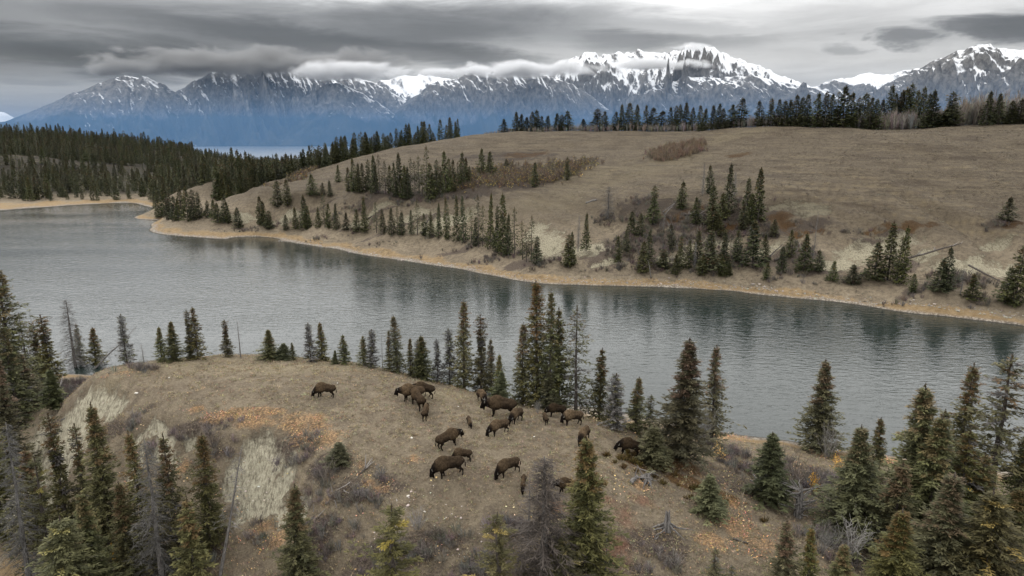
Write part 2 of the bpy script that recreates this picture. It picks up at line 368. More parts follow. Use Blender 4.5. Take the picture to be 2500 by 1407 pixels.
HEATH = areas([(450, 1045, 120, 18), (700, 1085, 60, 30), (780, 1150, 60, 40), (850, 1200, 70, 50), (950, 1180, 60, 40), (780, 1300, 80, 60), (900, 1370, 90, 50), (1050, 1330, 120, 40), (1130, 1390, 120, 40), (1250, 1300, 60, 40), (460, 1350, 120, 60), (300, 1350, 80, 60), (250, 1060, 60, 20), (500, 1120, 60, 30), (1600, 1330, 120, 50), (1650, 1130, 110, 30), (1800, 1190, 110, 40), (1750, 1260, 60, 20), (1950, 1200, 120, 40), (2050, 1260, 100, 50), (2250, 1300, 160, 70), (2420, 1260, 120, 60), (1560, 1390, 60, 30), (1980, 1150, 90, 20), (130, 950, 60, 30), (60, 1000, 70, 40), (330, 1020, 90, 12), (840, 1130, 50, 30),
    (1580, 500, 90, 20), (1760, 545, 130, 40), (1600, 590, 120, 30), (1700, 630, 200, 24), (1850, 520, 90, 30), (1950, 555, 90, 30), (2180, 565, 110, 12), (1900, 640, 120, 20), (2450, 545, 60, 14), (2330, 690, 160, 16), (2200, 650, 60, 18), (1150, 470, 80, 14), (1000, 478, 160, 12), (1250, 450, 110, 16), (1080, 440, 200, 20), (1280, 375, 60, 8), (1240, 385, 140, 14), (900, 555, 200, 8), (1150, 600, 120, 12), (1300, 640, 120, 12), (1650, 370, 70, 14), (1480, 610, 60, 30), (1660, 530, 100, 30), (2000, 660, 100, 14), (730, 520, 250, 8), (980, 545, 180, 8)])
ORANGE = areas([(570, 1010, 95, 16), (640, 1005, 60, 10), (760, 1040, 80, 30), (800, 1065, 60, 24), (740, 1075, 40, 14), (620, 1030, 50, 10), (480, 1000, 40, 8), (930, 1190, 40, 20), (880, 1130, 30, 24), (900, 1175, 30, 30), (1010, 1120, 20, 8), (640, 1290, 60, 16), (300, 1370, 30, 30), (450, 1140, 30, 12), (1800, 1290, 90, 40), (1850, 1330, 80, 30), (1740, 1320, 60, 30), (1560, 1185, 50, 12), (1790, 1230, 40, 20), (2050, 1120, 50, 14), (300, 910, 40, 6), (1790, 1070, 60, 10), (2150, 1125, 40, 10), (1760, 1110, 20, 10), (800, 1220, 30, 12), (690, 1310, 60, 30)])
REDSOIL = areas([(1520, 1260, 60, 50), (1500, 1330, 50, 60), (1480, 1220, 40, 20), (1560, 1220, 50, 20), (1350, 1240, 50, 30)])
MOSS = areas([(1900, 545, 60, 26), (1960, 570, 50, 14), (1770, 555, 70, 14), (1700, 510, 60, 10), (1640, 540, 40, 10), (2210, 560, 80, 8), (1280, 378, 60, 6), (2130, 565, 60, 8), (1800, 380, 40, 5), (1750, 630, 50, 10), (2470, 545, 40, 10), (1620, 1115, 100, 20), (1680, 1180, 80, 18), (1760, 1210, 80, 16), (1830, 1150, 40, 20), (1560, 1130, 60, 20)])
PALE = areas([(1500, 420, 160, 30), (1650, 400, 100, 24), (1700, 350, 130, 12), (1350, 490, 120, 24), (1450, 450, 120, 20), (1800, 330, 120, 8), (400, 890, 150, 10), (800, 890, 150, 10), (1100, 965, 90, 12), (560, 880, 150, 8), (250, 940, 60, 20), (640, 900, 300, 14), (1150, 520, 60, 14)])
def pix_poly(pts):
    return np.array([[q[0], q[1]] for q in (cast(u, v) for (u, v) in pts) if q is not None])
TRAILS = [pix_poly(p) for p in ([(1890, 470), (2050, 487), (2250, 497), (2400, 507)], [(1870, 455), (2000, 462), (2200, 472), (2300, 480)], [(2160, 527), (2300, 545), (2420, 568), (2500, 575)], [(1900, 420), (2050, 428), (2150, 440)], [(2350, 440), (2500, 455)], [(1580, 445), (1700, 455), (1800, 460)], [(1480, 430), (1560, 385), (1650, 350), (1760, 325)], [(1900, 445), (2100, 455), (2330, 470)], [(2100, 500), (2250, 520), (2400, 540)], [(2300, 410), (2500, 420)])]
def seg_dist(x, y, P):
    d = np.full(x.shape, 1e9)
    for a, b in zip(P[:-1], P[1:]):
        ab = b - a; t = np.clip(((x - a[0]) * ab[0] + (y - a[1]) * ab[1]) / (ab @ ab + 1e-9), 0, 1)
        d = np.minimum(d, np.hypot(x - a[0] - t * ab[0], y - a[1] - t * ab[1]))
    return d

NI, NJ = 540, 440
ys = np.concatenate([np.linspace(16, 40, 40, endpoint=False), np.linspace(40, 100, 180, endpoint=False), np.exp(np.linspace(math.log(100), math.log(440), 200, endpoint=False)), np.exp(np.linspace(math.log(440), math.log(16000), NI - 420))])
tt = np.linspace(-1.25, 1.25, NJ)
GY, GT = np.meshgrid(ys, tt, indexing='ij')
GX = GT * (GY + 12)
GZ = h_ground(GX, GY)
GZ = np.where(GY > 1500, np.minimum(GZ, -46), GZ)
gy_, gx_ = np.gradient(GZ)
dYi = np.gradient(GY, axis=0); dXj = np.gradient(GX, axis=1)
slope = np.hypot(gy_ / dYi, gx_ / dXj)
# rills and ledges on the bare steep faces
m_silt = cover(GX, GY, SILT, 0.55)
rill = fbm(GX * 1.3, GY * 0.45 + GZ * 0.2, 21, 4) * sstep(40, 50, GY) * (GY < 110)
GZ = GZ + m_silt * np.clip(slope, 0, 1.2) * 0.40 * rill - 0.75 * sstep(0.42, 0.62, m_silt + 0.22 * fbm(GX * .5, GY * .5, 61, 4)) * sstep(0.15, 0.4, slope) * (GY < 110) - 0.9 * sstep(0.42, 0.62, m_silt + 0.2 * fbm(GX * .2, GY * .2, 62, 4)) * (GY > 120)
hth = np.maximum(0, GZ)
m_beach = (1 - sstep(0.5, 2.0, GZ + 0.8 * fbm(GX * .08, GY * .08, 41, 3))) * (GY < 470)
trail = np.zeros_like(GX)
for P in TRAILS:
    if len(P) > 1: trail = np.maximum(trail, 1 - sstep(0.1, 0.75, seg_dist(GX, GY, P)))
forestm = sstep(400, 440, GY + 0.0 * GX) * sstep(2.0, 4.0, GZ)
maskA = np.stack([m_silt, cover(GX, GY, HEATH, 0.6), cover(GX, GY, ORANGE, 0.6), m_beach], -1).reshape(-1, 4)
maskB = np.stack([cover(GX, GY, REDSOIL, 0.7), cover(GX, GY, MOSS, 0.6), cover(GX, GY, PALE, 0.9), np.maximum(trail, 0)], -1).reshape(-1, 4)
V = np.stack([GX, GY, GZ], -1).reshape(-1, 3)
me = np_mesh('ground', V, grid_faces(NI, NJ)[:, ::-1], {'mask_a': maskA, 'mask_b': maskB, 'steep': slope.ravel(), 'wood': forestm.ravel()})

m_ground, t, b = material('ground')
pos = t.node('ShaderNodeNewGeometry').outputs['Position']
px_, py_, pz_ = t.sep(pos)
A = t.attr('mask_a'); B = t.attr('mask_b')
sa = t.node('ShaderNodeSeparateColor'); t.l.new(A.outputs['Color'], sa.inputs[0])
sb = t.node('ShaderNodeSeparateColor'); t.l.new(B.outputs['Color'], sb.inputs[0])
n1 = t.noise(pos, 0.11, 5, 0.6)          # broad patches
n2 = t.noise(pos, 0.9, 6, 0.65)
nm = t.noise(t.mapping(pos, loc=(7, 3, 1)), 0.24, 9, 0.70, 0.3)
nm2 = t.noise(t.mapping(pos, loc=(17, 33, 4)), 0.20, 9, 0.72, 0.4)
n3 = t.noise(pos, 5.5, 5, 0.7)           # tuft grain
n4 = t.noise(t.mapping(pos, scale=(1, 0.35, 1)), 2.4, 5, 0.7)
n5 = t.noise(t.mapping(pos, rot=(0, 0, R(25)), scale=(0.35, 1.0, 1)), 0.35, 6, 0.65)
grass = t.mix(t.ramp(n1, 0.3, 0.7), (0.172, 0.139, 0.097), (0.240, 0.196, 0.136))
grass = t.mix(t.ramp(n2, 0.35, 0.7), grass, (0.118, 0.094, 0.068))
grass = t.mix(t.ramp(n5, 0.55, 0.75, 0.0, 0.6), grass, (0.115, 0.083, 0.062))
grass = t.mix(t.math('MULTIPLY', t.ramp(n3, 0.50, 0.72), 0.6), grass, (0.31, 0.26, 0.18))
grass = t.mix(t.math('MULTIPLY', t.ramp(n3, 0.47, 0.30), 0.6), grass, (0.075, 0.060, 0.046))
def mask(src, spread, nz=None, lo=0.42, hi=0.62):
    v = t.math('ADD', src, t.math('MULTIPLY', t.math('SUBTRACT', nz if nz is not None else nm, 0.5), spread * 1.9))
    return t.ramp(v, lo, hi)
mp = mask(sb.outputs[2], 0.7, n2, 0.2, 0.9)
col = t.mix(t.math('MULTIPLY', mp, 0.6), grass, t.mix(t.ramp(n3, 0.4, 0.65), (0.20, 0.165, 0.108), (0.30, 0.25, 0.16)))
mh = mask(sa.outputs[1], 1.5, nm2, 0.35, 0.75)
heath = t.mix(t.ramp(n3, 0.35, 0.65), (0.040, 0.031, 0.025), (0.125, 0.098, 0.078))
heath = t.mix(t.ramp(n4, 0.60, 0.74, 0, 0.7), heath, (0.21, 0.175, 0.14))
col = t.mix(t.math('MULTIPLY', mh, 0.9), col, heath)
mr = mask(sb.outputs[0], 1.3, nm, 0.3, 0.9)
col = t.mix(t.math('MULTIPLY', mr, 0.65), col, t.mix(t.ramp(n3, 0.35, 0.65), (0.10, 0.045, 0.027), (0.24, 0.125, 0.08)))
mm = mask(sb.outputs[1], 1.4, nm, 0.4, 0.75)
col = t.mix(t.math('MULTIPLY', mm, 0.85), col, t.mix(t.ramp(n3, 0.35, 0.65), (0.055, 0.026, 0.010), (0.13, 0.072, 0.022)))
ms = mask(sa.outputs[0], 1.4, t.math('ADD', t.math('MULTIPLY', nm, 0.6), t.math('MULTIPLY', t.noise(t.mapping(pos, scale=(1, 0.6, 0.5)), 1.1, 7, 0.72), 0.4)), 0.40, 0.72)
n6 = t.noise(t.mapping(pos, rot=(0, R(30), R(20)), scale=(2.2, 0.7, 0.7)), 2.4, 6, 0.7)
silt = t.mix(t.ramp(n6, 0.30, 0.62), (0.17, 0.148, 0.105), (0.50, 0.46, 0.345))
silt = t.mix(t.ramp(nm2, 0.54, 0.66, 0, 0.7), silt, (0.10, 0.082, 0.058))
silt = t.mix(t.ramp(py_, 110, 140, 0, 1), silt, t.mix(1.0, silt, (0.72, 0.71, 0.68), 'MULTIPLY'))
col = t.mix(ms, col, silt)
mo = mask(sa.outputs[2], 1.7, nm2, 0.48, 0.95)
orange = t.mix(t.ramp(n3, 0.42, 0.60), (0.15, 0.09, 0.05), (0.50, 0.30, 0.14))
col = t.mix(t.math('MULTIPLY', mo, 0.55), col, orange)
# beach: dry sedge on top, stony strip at the water, wet dark edge
sedge = t.mix(t.ramp(n2, 0.35, 0.65), (0.195, 0.134, 0.070), (0.27, 0.198, 0.114))
stones = t.mix(t.ramp(t.noise(pos, 2.2, 4, 0.8), 0.46, 0.60), (0.13, 0.11, 0.088), (0.38, 0.34, 0.285))
hz = t.math('ADD', pz_, t.math('MULTIPLY', t.math('SUBTRACT', n1, 0.5), 1.5))
beach = t.mix(t.ramp(hz, 0.15, 0.60), stones, sedge)
beach = t.mix(t.math('MULTIPLY', t.ramp(n3, 0.5, 0.3), 0.55), beach, (0.09, 0.065, 0.045))
mb = mask(A.outputs['Alpha'], 0.9, n2, 0.35, 0.65)
col = t.mix(mb, col, beach)
col = t.mix(t.math('MULTIPLY', B.outputs['Alpha'], t.ramp(n2, 0.3, 0.6, 0.15, 0.55)), col, (0.36, 0.285, 0.17))
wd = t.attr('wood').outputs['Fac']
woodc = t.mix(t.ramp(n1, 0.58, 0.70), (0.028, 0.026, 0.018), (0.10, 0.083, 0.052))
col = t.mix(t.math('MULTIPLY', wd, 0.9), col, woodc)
col = t.mix(t.ramp(pz_, 0.16, 0.02), col, (0.05, 0.043, 0.034))
farv = t.ramp(py_, 1000, 1500)
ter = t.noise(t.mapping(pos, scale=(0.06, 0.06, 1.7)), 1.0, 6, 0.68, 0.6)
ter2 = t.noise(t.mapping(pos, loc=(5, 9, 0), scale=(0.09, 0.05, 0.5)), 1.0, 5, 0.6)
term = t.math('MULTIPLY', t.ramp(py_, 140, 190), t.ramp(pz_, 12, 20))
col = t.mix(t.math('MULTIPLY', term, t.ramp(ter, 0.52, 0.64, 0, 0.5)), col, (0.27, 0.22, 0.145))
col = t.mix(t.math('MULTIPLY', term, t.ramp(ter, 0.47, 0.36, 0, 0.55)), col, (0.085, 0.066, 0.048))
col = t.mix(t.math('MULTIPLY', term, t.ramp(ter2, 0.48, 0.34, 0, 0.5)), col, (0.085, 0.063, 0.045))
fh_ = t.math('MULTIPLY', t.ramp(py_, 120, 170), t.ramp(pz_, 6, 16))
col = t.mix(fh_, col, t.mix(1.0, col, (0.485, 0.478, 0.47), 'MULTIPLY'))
col = t.mix(farv, col, (0.03, 0.034, 0.026))
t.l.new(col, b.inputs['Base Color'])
b.inputs['Roughness'].default_value = 0.95; b.inputs['Specular IOR Level'].default_value = 0.15
bm_ = t.node('ShaderNodeBump'); bm_.inputs['Strength'].default_value = 0.9; bm_.inputs['Distance'].default_value = 0.5
hgt = t.math('ADD', t.math('MULTIPLY', n3, 0.8), t.math('ADD', t.math('MULTIPLY', n2, 0.9), t.math('MULTIPLY', n6, t.math('MULTIPLY', ms, 1.2))))
t.l.new(hgt, bm_.inputs['Height']); t.l.new(bm_.outputs[0], b.inputs['Normal'])
ground = tag(link('ground', me, m_ground), 'dry grass knoll, lake shores and grassy hills running to the valley floor', 'ground', kind='structure')

# ================================================================ SETTING: water
def water_mat(name, deep, rough, bump, scl):
    m, t, b = material(name)
    pos = t.node('ShaderNodeNewGeometry').outputs['Position']
    gust = t.noise(t.mapping(pos, scale=(0.5, 1.2, 1)), 0.03, 4, 0.55)
    wv = t.noise(t.mapping(pos, rot=(0, 0, R(16)), scale=(0.6, 1.2, 1)), scl, 4, 0.6, 0.3)
    wv2 = t.noise(t.mapping(pos, rot=(0, 0, R(-22)), scale=(0.5, 1.1, 1)), scl * 2.3, 2, 0.5, 0.2)
    h = t.math('ADD', wv, t.math('MULTIPLY', wv2, 0.4))
    h = t.math('MULTIPLY', h, t.ramp(gust, 0.3, 0.7, 0.65, 1.25))
    bp = t.node('ShaderNodeBump'); bp.inputs['Strength'].default_value = 1.0; bp.inputs['Distance'].default_value = bump
    t.l.new(h, bp.inputs['Height']); t.l.new(bp.outputs[0], b.inputs['Normal'])
    b.inputs['Base Color'].default_value = (*deep, 1); b.inputs['Roughness'].default_value = rough; b.inputs['IOR'].default_value = 1.36
    return m
m_water = water_mat('lake_water', (0.014, 0.020, 0.018), 0.04, 0.095, 0.72)
lake_v = np.array([(-900, 60, 0), (900, 60, 0), (900, 500, 0), (-900, 500, 0)], float)
lake = tag(link('lake', np_mesh('lake', lake_v, np.array([[0, 1, 2, 3]])), m_water), 'rippled grey lake bending between the knoll and the grassy hill', 'lake', kind='structure')
m_far_water = water_mat('far_lake_water', (0.10, 0.12, 0.14), 0.3, 0.05, 0.05)
fl = np.array([(-4200, 1700, -44), (1500, 1700, -44), (1500, 6420, -44), (-4200, 6420, -44)], float)
far_lake = tag(link('lake', np_mesh('far_lake', fl, np.array([[0, 1, 2, 3]])), m_far_water), 'pale distant lake strip under the blue mountain feet', 'lake', kind='structure')
# ================================================================ SETTING: the mountains
def elev(v, u):
    """tangent of elevation and azimuth for a skyline pixel"""
    x, y, z = PY(u, v, 1.0); z -= HC
    return math.atan2(x, y), z / math.hypot(x, y)
m_mount, t, b = material('mountain')
pos = t.node('ShaderNodeNewGeometry').outputs['Position']
nz = t.node('ShaderNodeNewGeometry').outputs['Normal']
_, _, pz_ = t.sep(pos)
_, _, nz_ = t.sep(nz)
sv = t.attr('snow').outputs['Fac']; fo = t.attr('wooded').outputs['Fac']
na = t.noise(pos, 0.0035, 6, 0.65); nb = t.noise(t.mapping(pos, rot=(0, R(35), R(10)), scale=(1.25, 0.7, 0.8)), 0.022, 9, 0.75, 0.4)
snow = t.ramp(t.math('ADD', sv, t.math('MULTIPLY', t.math('SUBTRACT', nb, 0.5), 1.6)), 0.06, 0.66)
rock = t.mix(t.ramp(nb, 0.35, 0.65), (0.060, 0.061, 0.064), (0.165, 0.162, 0.16))
rock = t.mix(t.ramp(t.math('ADD', fo, t.math('MULTIPLY', t.math('SUBTRACT', na, 0.5), 1.6)), 0.4, 0.6), rock, t.mix(t.ramp(na, 0.4, 0.6), (0.022, 0.027, 0.020), (0.055, 0.056, 0.042)))
c = t.mix(snow, rock, (0.70, 0.715, 0.74))
t.l.new(c, b.inputs['Base Color']); b.inputs['Roughness'].default_value = 0.9; b.inputs['Specular IOR Level'].default_value = 0.1
bp = t.node('ShaderNodeBump'); bp.inputs['Strength'].default_value = 0.7; bp.inputs['Distance'].default_value = 22
t.l.new(nb, bp.inputs['Height']); t.l.new(bp.outputs[0], b.inputs['Normal'])

def massif(label, sky_px, rc, r0, seed, rough=1.0, snowline=420.0, spur=1.0, depth_back=1500):
    pts = [elev(v, u) for (u, v) in sky_px]
    a = np.array([p[0] for p in pts]); e = np.array([p[1] for p in pts])
    na_ = int((a[-1] - a[0]) / (0.0013 if rc < 12000 else 0.003)) + 2; nr = 150 if rc < 12000 else 90
    azs = np.linspace(a[0], a[-1], na_)
    S = np.interp(azs, a, e)
    k = np.exp(-0.5 * (np.arange(-5, 6) / 2.0) ** 2); k /= k.sum()
    S = np.convolve(np.pad(S, 5, mode='edge'), k, 'valid')
    S = S + 0.0016 * rough * fbm(azs * 42, azs * 0 + seed, seed, 5, 0.52) * sstep(0.0, 0.05, S)
    rcs = rc * (1 + 0.05 * fbm(azs * 6, azs * 0, seed + 5, 3))
    t0 = np.concatenate([np.linspace(0, 1, nr - 30) ** 0.9, 1 + np.linspace(0.02, 1, 30)])
    AZ = np.repeat(azs[:, None], len(t0), 1)
    RC = np.repeat(rcs[:, None], len(t0), 1)
    T = np.repeat(t0[None, :], na_, 0)
    RR = np.where(T <= 1, r0 + (RC - r0) * T, RC + (T - 1) * depth_back)
    base = -60.0
    Hc = np.maximum(S[:, None] * RC + HC, base + 5)
    prof = np.where(T <= 1, 0.22 * T + 0.78 * T ** 2.0, np.clip(1 - (T - 1) * 1.15, 0, 1))
    X, Y = RR * np.sin(AZ), RR * np.cos(AZ)
    wx = 160 * fbm(X / 1500, Y / 1500, seed + 3, 3); 
    XS = X - 0.55 * (Y - r0) * np.sign(np.sin(seed * 1.7))
    rd = ridged((XS + wx) / 800, (Y + wx) / 1900, seed, 5, 0.52)
    rd2 = ridged((XS + wx * .5) / 190, (Y) / 800, seed + 9, 4, 0.6)
    rel = (Hc - base)
    mod = np.sin(np.clip(T, 0, 1) * np.pi * 0.985) ** 0.85 * (T <= 1) * (1 - 0.42 * sstep(0.62, 0.95, T)) + 0.04
    H = base + rel * prof + rel * mod * spur * (0.33 * (rd - 0.75) + 0.17 * (rd2 - 0.7) + 0.05 * (ridged((XS - wx) / 75, (Y + X * 0.4) / 190, seed + 19, 4, 0.6) - 0.7))
    H = H + rel * 0.02 * fbm(X / 120, Y / 120, seed + 1, 4)
    # the highest line of sight of every column is brought onto the measured skyline
    EL = (H - HC) / RR
    mx = EL.max(1)
    fr = np.clip(S / np.maximum(mx, 1e-3), 0.2, 2.5)
    kk = np.exp(-0.5 * (np.arange(-24, 25) / 6.0) ** 2); kk /= kk.sum()
    fr = np.convolve(np.pad(fr, 24, mode='edge'), kk, 'valid')
    H = (H - HC) * np.where(H > HC, fr[:, None], 1) + HC
    # close the flanks
    edge = np.minimum(sstep(0, 0.02, AZ - azs[0]), sstep(0, 0.02, azs[-1] - AZ))
    H = base + (H - base) * (0.02 + 0.98 * edge) if True else H
    H = np.maximum(H, -64.0)
    if True:
        dHda = np.gradient(H, axis=0) / (np.gradient(AZ, axis=0) * RR); dHdr = np.gradient(H, axis=1) / np.maximum(np.gradient(RR, axis=1), 1e-3)
        sl = np.hypot(dHda, dHdr); aspect = -dHda / np.maximum(sl, 0.2)          # +1 faces right
        lap = np.zeros_like(H)
        for sft, wq in ((2, 0.45), (5, 0.35), (11, 0.3)):
            q_ = ((np.roll(H, sft, 0) + np.roll(H, -sft, 0)) * 0.5 - H); lap += wq * q_ / (q_.std() + 1e-6)
        lv = (H - (snowline - 330.0) + 150 * fbm(X / 500, Y / 500, seed + 40, 4)) / 640.0
        snow = np.clip(lv, -1.2, 0.80) + 0.20 * np.clip(lap, -2, 2) + 0.55 * aspect - 0.62 * (sl - 0.72) + 0.22 * fbm(X / 260, Y / 260, seed + 44, 3) + 0.38 * fbm(XS / 700, Y / 1100, seed + 47, 3)
        snow = np.where(lv > 1.4, snow + 0.12 * (lv - 1.4), snow)
        wooded = np.clip(0.5 - (H - 250 - 90 * fbm(X / 700, Y / 700, seed + 50, 3)) / 260, 0, 1)
    me = np_mesh('mountain', np.stack([X, Y, H], -1).reshape(-1, 3), grid_faces(na_, len(t0))[:, ::-1], {'snow': snow.ravel(), 'wooded': wooded.ravel()})
    return tag(link('mountain', me, m_mount), label, 'mountain', 'snowy mountains along the horizon', 'structure')

massif('distant white range between the nearer peaks', [(-300, 300), (-100, 262), (0, 268), (30, 286), (80, 310), (200, 330), (400, 320), (700, 260), (860, 215), (930, 200), (975, 186), (1030, 184), (1080, 190), (1150, 196), (1300, 185), (1440, 150), (1490, 130), (1550, 125), (1620, 130), (1700, 150), (1850, 220), (1950, 222), (2010, 205), (2060, 189), (2130, 181), (2190, 178), (2260, 165), (2400, 150), (2600, 160), (2900, 260)], 13500, 10500, 7, 1.0, 150, 0.7)
massif('long dark ridge rising from the left, top lost in grey cloud', [(-420, 352), (-260, 330), (-120, 312), (20, 295), (100, 262), (200, 220), (250, 199), (300, 186), (355, 188), (400, 207), (430, 226), (470, 262), (560, 300), (680, 345)], 8600, 6700, 21, 0.8, 900, 0.6)
massif('broad ridge with grey scree gullies under the cloud bank', [(250, 352), (330, 310), (390, 255), (430, 226), (465, 203), (500, 184), (560, 165), (640, 155), (700, 157), (770, 172), (850, 186), (900, 196), (940, 216), (990, 246), (1060, 300), (1120, 348)], 8900, 6800, 33, 1.0, 820, 0.9)
massif('pale snowy spur in front of the broad ridge', [(640, 345), (690, 292), (740, 238), (800, 203), (835, 205), (880, 226), (940, 262), (990, 300), (1060, 345)], 8000, 6600, 45, 0.8, 700, 0.8)
massif('dark ribbed mountain with snow streaks left of the main peak', [(860, 350), (930, 300), (960, 272), (1010, 236), (1060, 202), (1110, 193), (1160, 173), (1250, 177), (1320, 182), (1400, 205), (1480, 262), (1560, 320), (1600, 348)], 8300, 6600, 58, 1.1, 780, 1.1)
massif('highest jagged peak with rock ribs and snowfields', [(1180, 330), (1280, 250), (1330, 195), (1365, 165), (1395, 141), (1440, 127), (1475, 140), (1510, 158), (1560, 166), (1610, 146), (1640, 126), (1665, 116), (1715, 112), (1750, 122), (1790, 140), (1850, 160), (1900, 183), (1970, 207), (2040, 240), (2120, 290), (2200, 345)], 9800, 7000, 64, 1.0, 560, 1.1)
massif('snow dusted lower spurs under the highest peak', [(1400, 348), (1470, 290), (1530, 245), (1600, 208), (1680, 188), (1760, 190), (1830, 184), (1900, 196), (1990, 212), (2060, 245), (2140, 300), (2210, 348)], 8200, 6600, 77, 1.0, 640, 1.1)
massif('sharp snowy peak at the right end of the range', [(1930, 340), (2010, 285), (2100, 238), (2180, 197), (2230, 172), (2280, 148), (2330, 128), (2380, 110), (2410, 113), (2450, 119), (2500, 123), (2600, 135), (2760, 190), (2950, 290), (3050, 345)], 9000, 6700, 85, 1.2, 600, 1.1)

# ================================================================ AIR: one thin even haze round the whole place, a denser blue layer lying over the big valley
def air_box(name, lo, hi, density, colour, aniso=0.0, label=None):
    (x0, y0, z0), (x1, y1, z1) = lo, hi
    v = np.array([(x, y, z) for x in (x0, x1) for y in (y0, y1) for z in (z0, z1)], float)
    f = np.array([[0, 1, 3, 2], [4, 6, 7, 5], [0, 4, 5, 1], [2, 3, 7, 6], [0, 2, 6, 4], [1, 5, 7, 3]])
    m = bpy.data.materials.new(name); m.use_nodes = True; tt_ = NT(m.node_tree)
    tt_.n.remove(tt_.n['Principled BSDF'])
    pv = tt_.node('ShaderNodeVolumePrincipled')
    pv.inputs['Color'].default_value = (*colour, 1); pv.inputs['Density'].default_value = density; pv.inputs['Anisotropy'].default_value = aniso
    tt_.l.new(pv.outputs[0], tt_.n['Material Output'].inputs['Volume'])
    o = link(name, np_mesh(name, v, f, smooth=False), m)
    return tag(o, label, 'haze', kind='stuff')
air_box('haze', (-20500, -60, -70.5), (20500, 16300, 2300), 0.3e-5, (0.70, 0.82, 1.0), label='thin even air haze over the whole valley')
air_box('valley_haze', (-9000, 1650, -70), (9000, 6500, 215), 1.9e-4, (0.115, 0.235, 0.42), label='blue haze layer lying over the distant lake valley')

# cloud rags hanging on the mountain tops
def cloud_bank(u, v, y, hw, hd, hh, dens, seed, thr, label, sc=1.0, grey=0.9):
    x, yy, z = PY(u, v, y)
    bm = bmesh.new(); bmesh.ops.create_icosphere(bm, subdivisions=3, radius=1.0); me = bpy.data.meshes.new('low_cloud'); bm.to_mesh(me); bm.free()
    m = bpy.data.materials.new('low_cloud'); m.use_nodes = True; q = NT(m.node_tree); q.n.remove(q.n['Principled BSDF'])
    co = q.node('ShaderNodeTexCoord').outputs['Object']
    r = q.vmath('LENGTH', co)
    n = q.noise(q.mapping(co, loc=(seed, seed * 0.7, 0), scale=(hw / 420 * sc, hd / 420 * sc, hh / 200 * sc)), 1.0, 6, 0.62, 0.4)
    d = q.math('ADD', q.math('SUBTRACT', 1.0, r), q.math('MULTIPLY', q.math('SUBTRACT', n, 0.5), 2.4))
    d = q.math('MULTIPLY', q.ramp(d, thr, thr + 0.55), q.ramp(r, 1.0, 0.75))
    pv = q.node('ShaderNodeVolumePrincipled'); pv.inputs['Color'].default_value = (grey, grey * 1.01, grey * 1.03, 1); pv.inputs['Anisotropy'].default_value = 0.0  # low grey puts the shade of thick cloud into the left banks' albedo
    q.l.new(q.math('MULTIPLY', d, dens), pv.inputs['Density']); q.l.new(pv.outputs[0], q.n['Material Output'].inputs['Volume'])
    o = link('low_cloud', me, m); o.location = (x, yy, z); o.scale = (hw, hd, hh)
    return tag(o, label, 'low cloud', kind='stuff')
cloud_bank(600, 150, 7900, 2300, 520, 215, 0.012, 3.1, 0.22, 'grey cloud bank lying on the ridge tops at left', grey=0.36)
cloud_bank(300, 168, 7900, 800, 340, 95, 0.012, 8.3, 0.25, 'grey cloud cap on the leftmost dark ridge', grey=0.38)
cloud_bank(1310, 168, 7700, 1050, 320, 125, 0.015, 5.2, 0.12, 'white cloud rag draped between the ribbed mountain and the jagged peak')
cloud_bank(1600, 156, 8200, 900, 280, 85, 0.014, 2.4, 0.16, 'thin white cloud rag across the jagged peak')
cloud_bank(850, 172, 7500, 800, 260, 130, 0.014, 6.7, 0.14, 'pale cloud rag over the snowy spur')
cloud_bank(1060, 176, 7800, 600, 240, 80, 0.012, 9.4, 0.2, 'pale cloud wisp in the notch before the white range')
cloud_bank(1690, 116, 9000, 420, 220, 70, 0.010, 12.1, 0.22, 'small cloud cap on the highest summit')
# ================================================================ PLANT MATERIALS
def leaf_mat(name, hue_spread=0.05):
    m, t, b = material(name)
    a = t.attr('tint').outputs['Color']
    rnd = t.node('ShaderNodeObjectInfo').outputs['Random']
    hs = t.node('ShaderNodeHueSaturation')
    t.put(hs.inputs['Hue'], t.ramp(rnd, 0, 1, 0.5 - hue_spread * 0.5, 0.5 + hue_spread * 0.5, False))
    r2 = t.math('FRACT', t.math('MULTIPLY', rnd, 7.31))
    t.put(hs.inputs['Value'], t.ramp(r2, 0, 1, 0.78, 1.28, False))
    r3 = t.math('FRACT', t.math('MULTIPLY', rnd, 13.7))
    t.put(hs.inputs['Saturation'], t.ramp(r3, 0, 1, 0.8, 1.12, False))
    t.l.new(a, hs.inputs['Color']); t.l.new(hs.outputs[0], b.inputs['Base Color'])
    b.inputs['Roughness'].default_value = 0.75; b.inputs['Specular IOR Level'].default_value = 0.2
    return m
def bark_mat(name, c1, c2, sc=9.0):
    m, t, b = material(name)
    co = t.node('ShaderNodeTexCoord').outputs['Object']
    n = t.noise(t.mapping(co, scale=(1, 1, 0.25)), sc, 5, 0.7)
    t.l.new(t.mix(t.ramp(n, 0.35, 0.65), c1, c2), b.inputs['Base Color'])
    bp = t.node('ShaderNodeBump'); bp.inputs['Distance'].default_value = 0.03; t.l.new(n, bp.inputs['Height']); t.l.new(bp.outputs[0], b.inputs['Normal'])
    b.inputs['Roughness'].default_value = 0.95; b.inputs['Specular IOR Level'].default_value = 0.1
    return m
M_NEEDLE = leaf_mat('spruce_needles')
M_BARK = bark_mat('spruce_bark', (0.035, 0.028, 0.024), (0.10, 0.088, 0.078))
M_DEAD = bark_mat('dead_wood', (0.070, 0.064, 0.060), (0.175, 0.164, 0.153))
M_DEADTWIG = leaf_mat('dead_twigs', 0.02)
M_LITTER = leaf_mat('litter', 0.02)

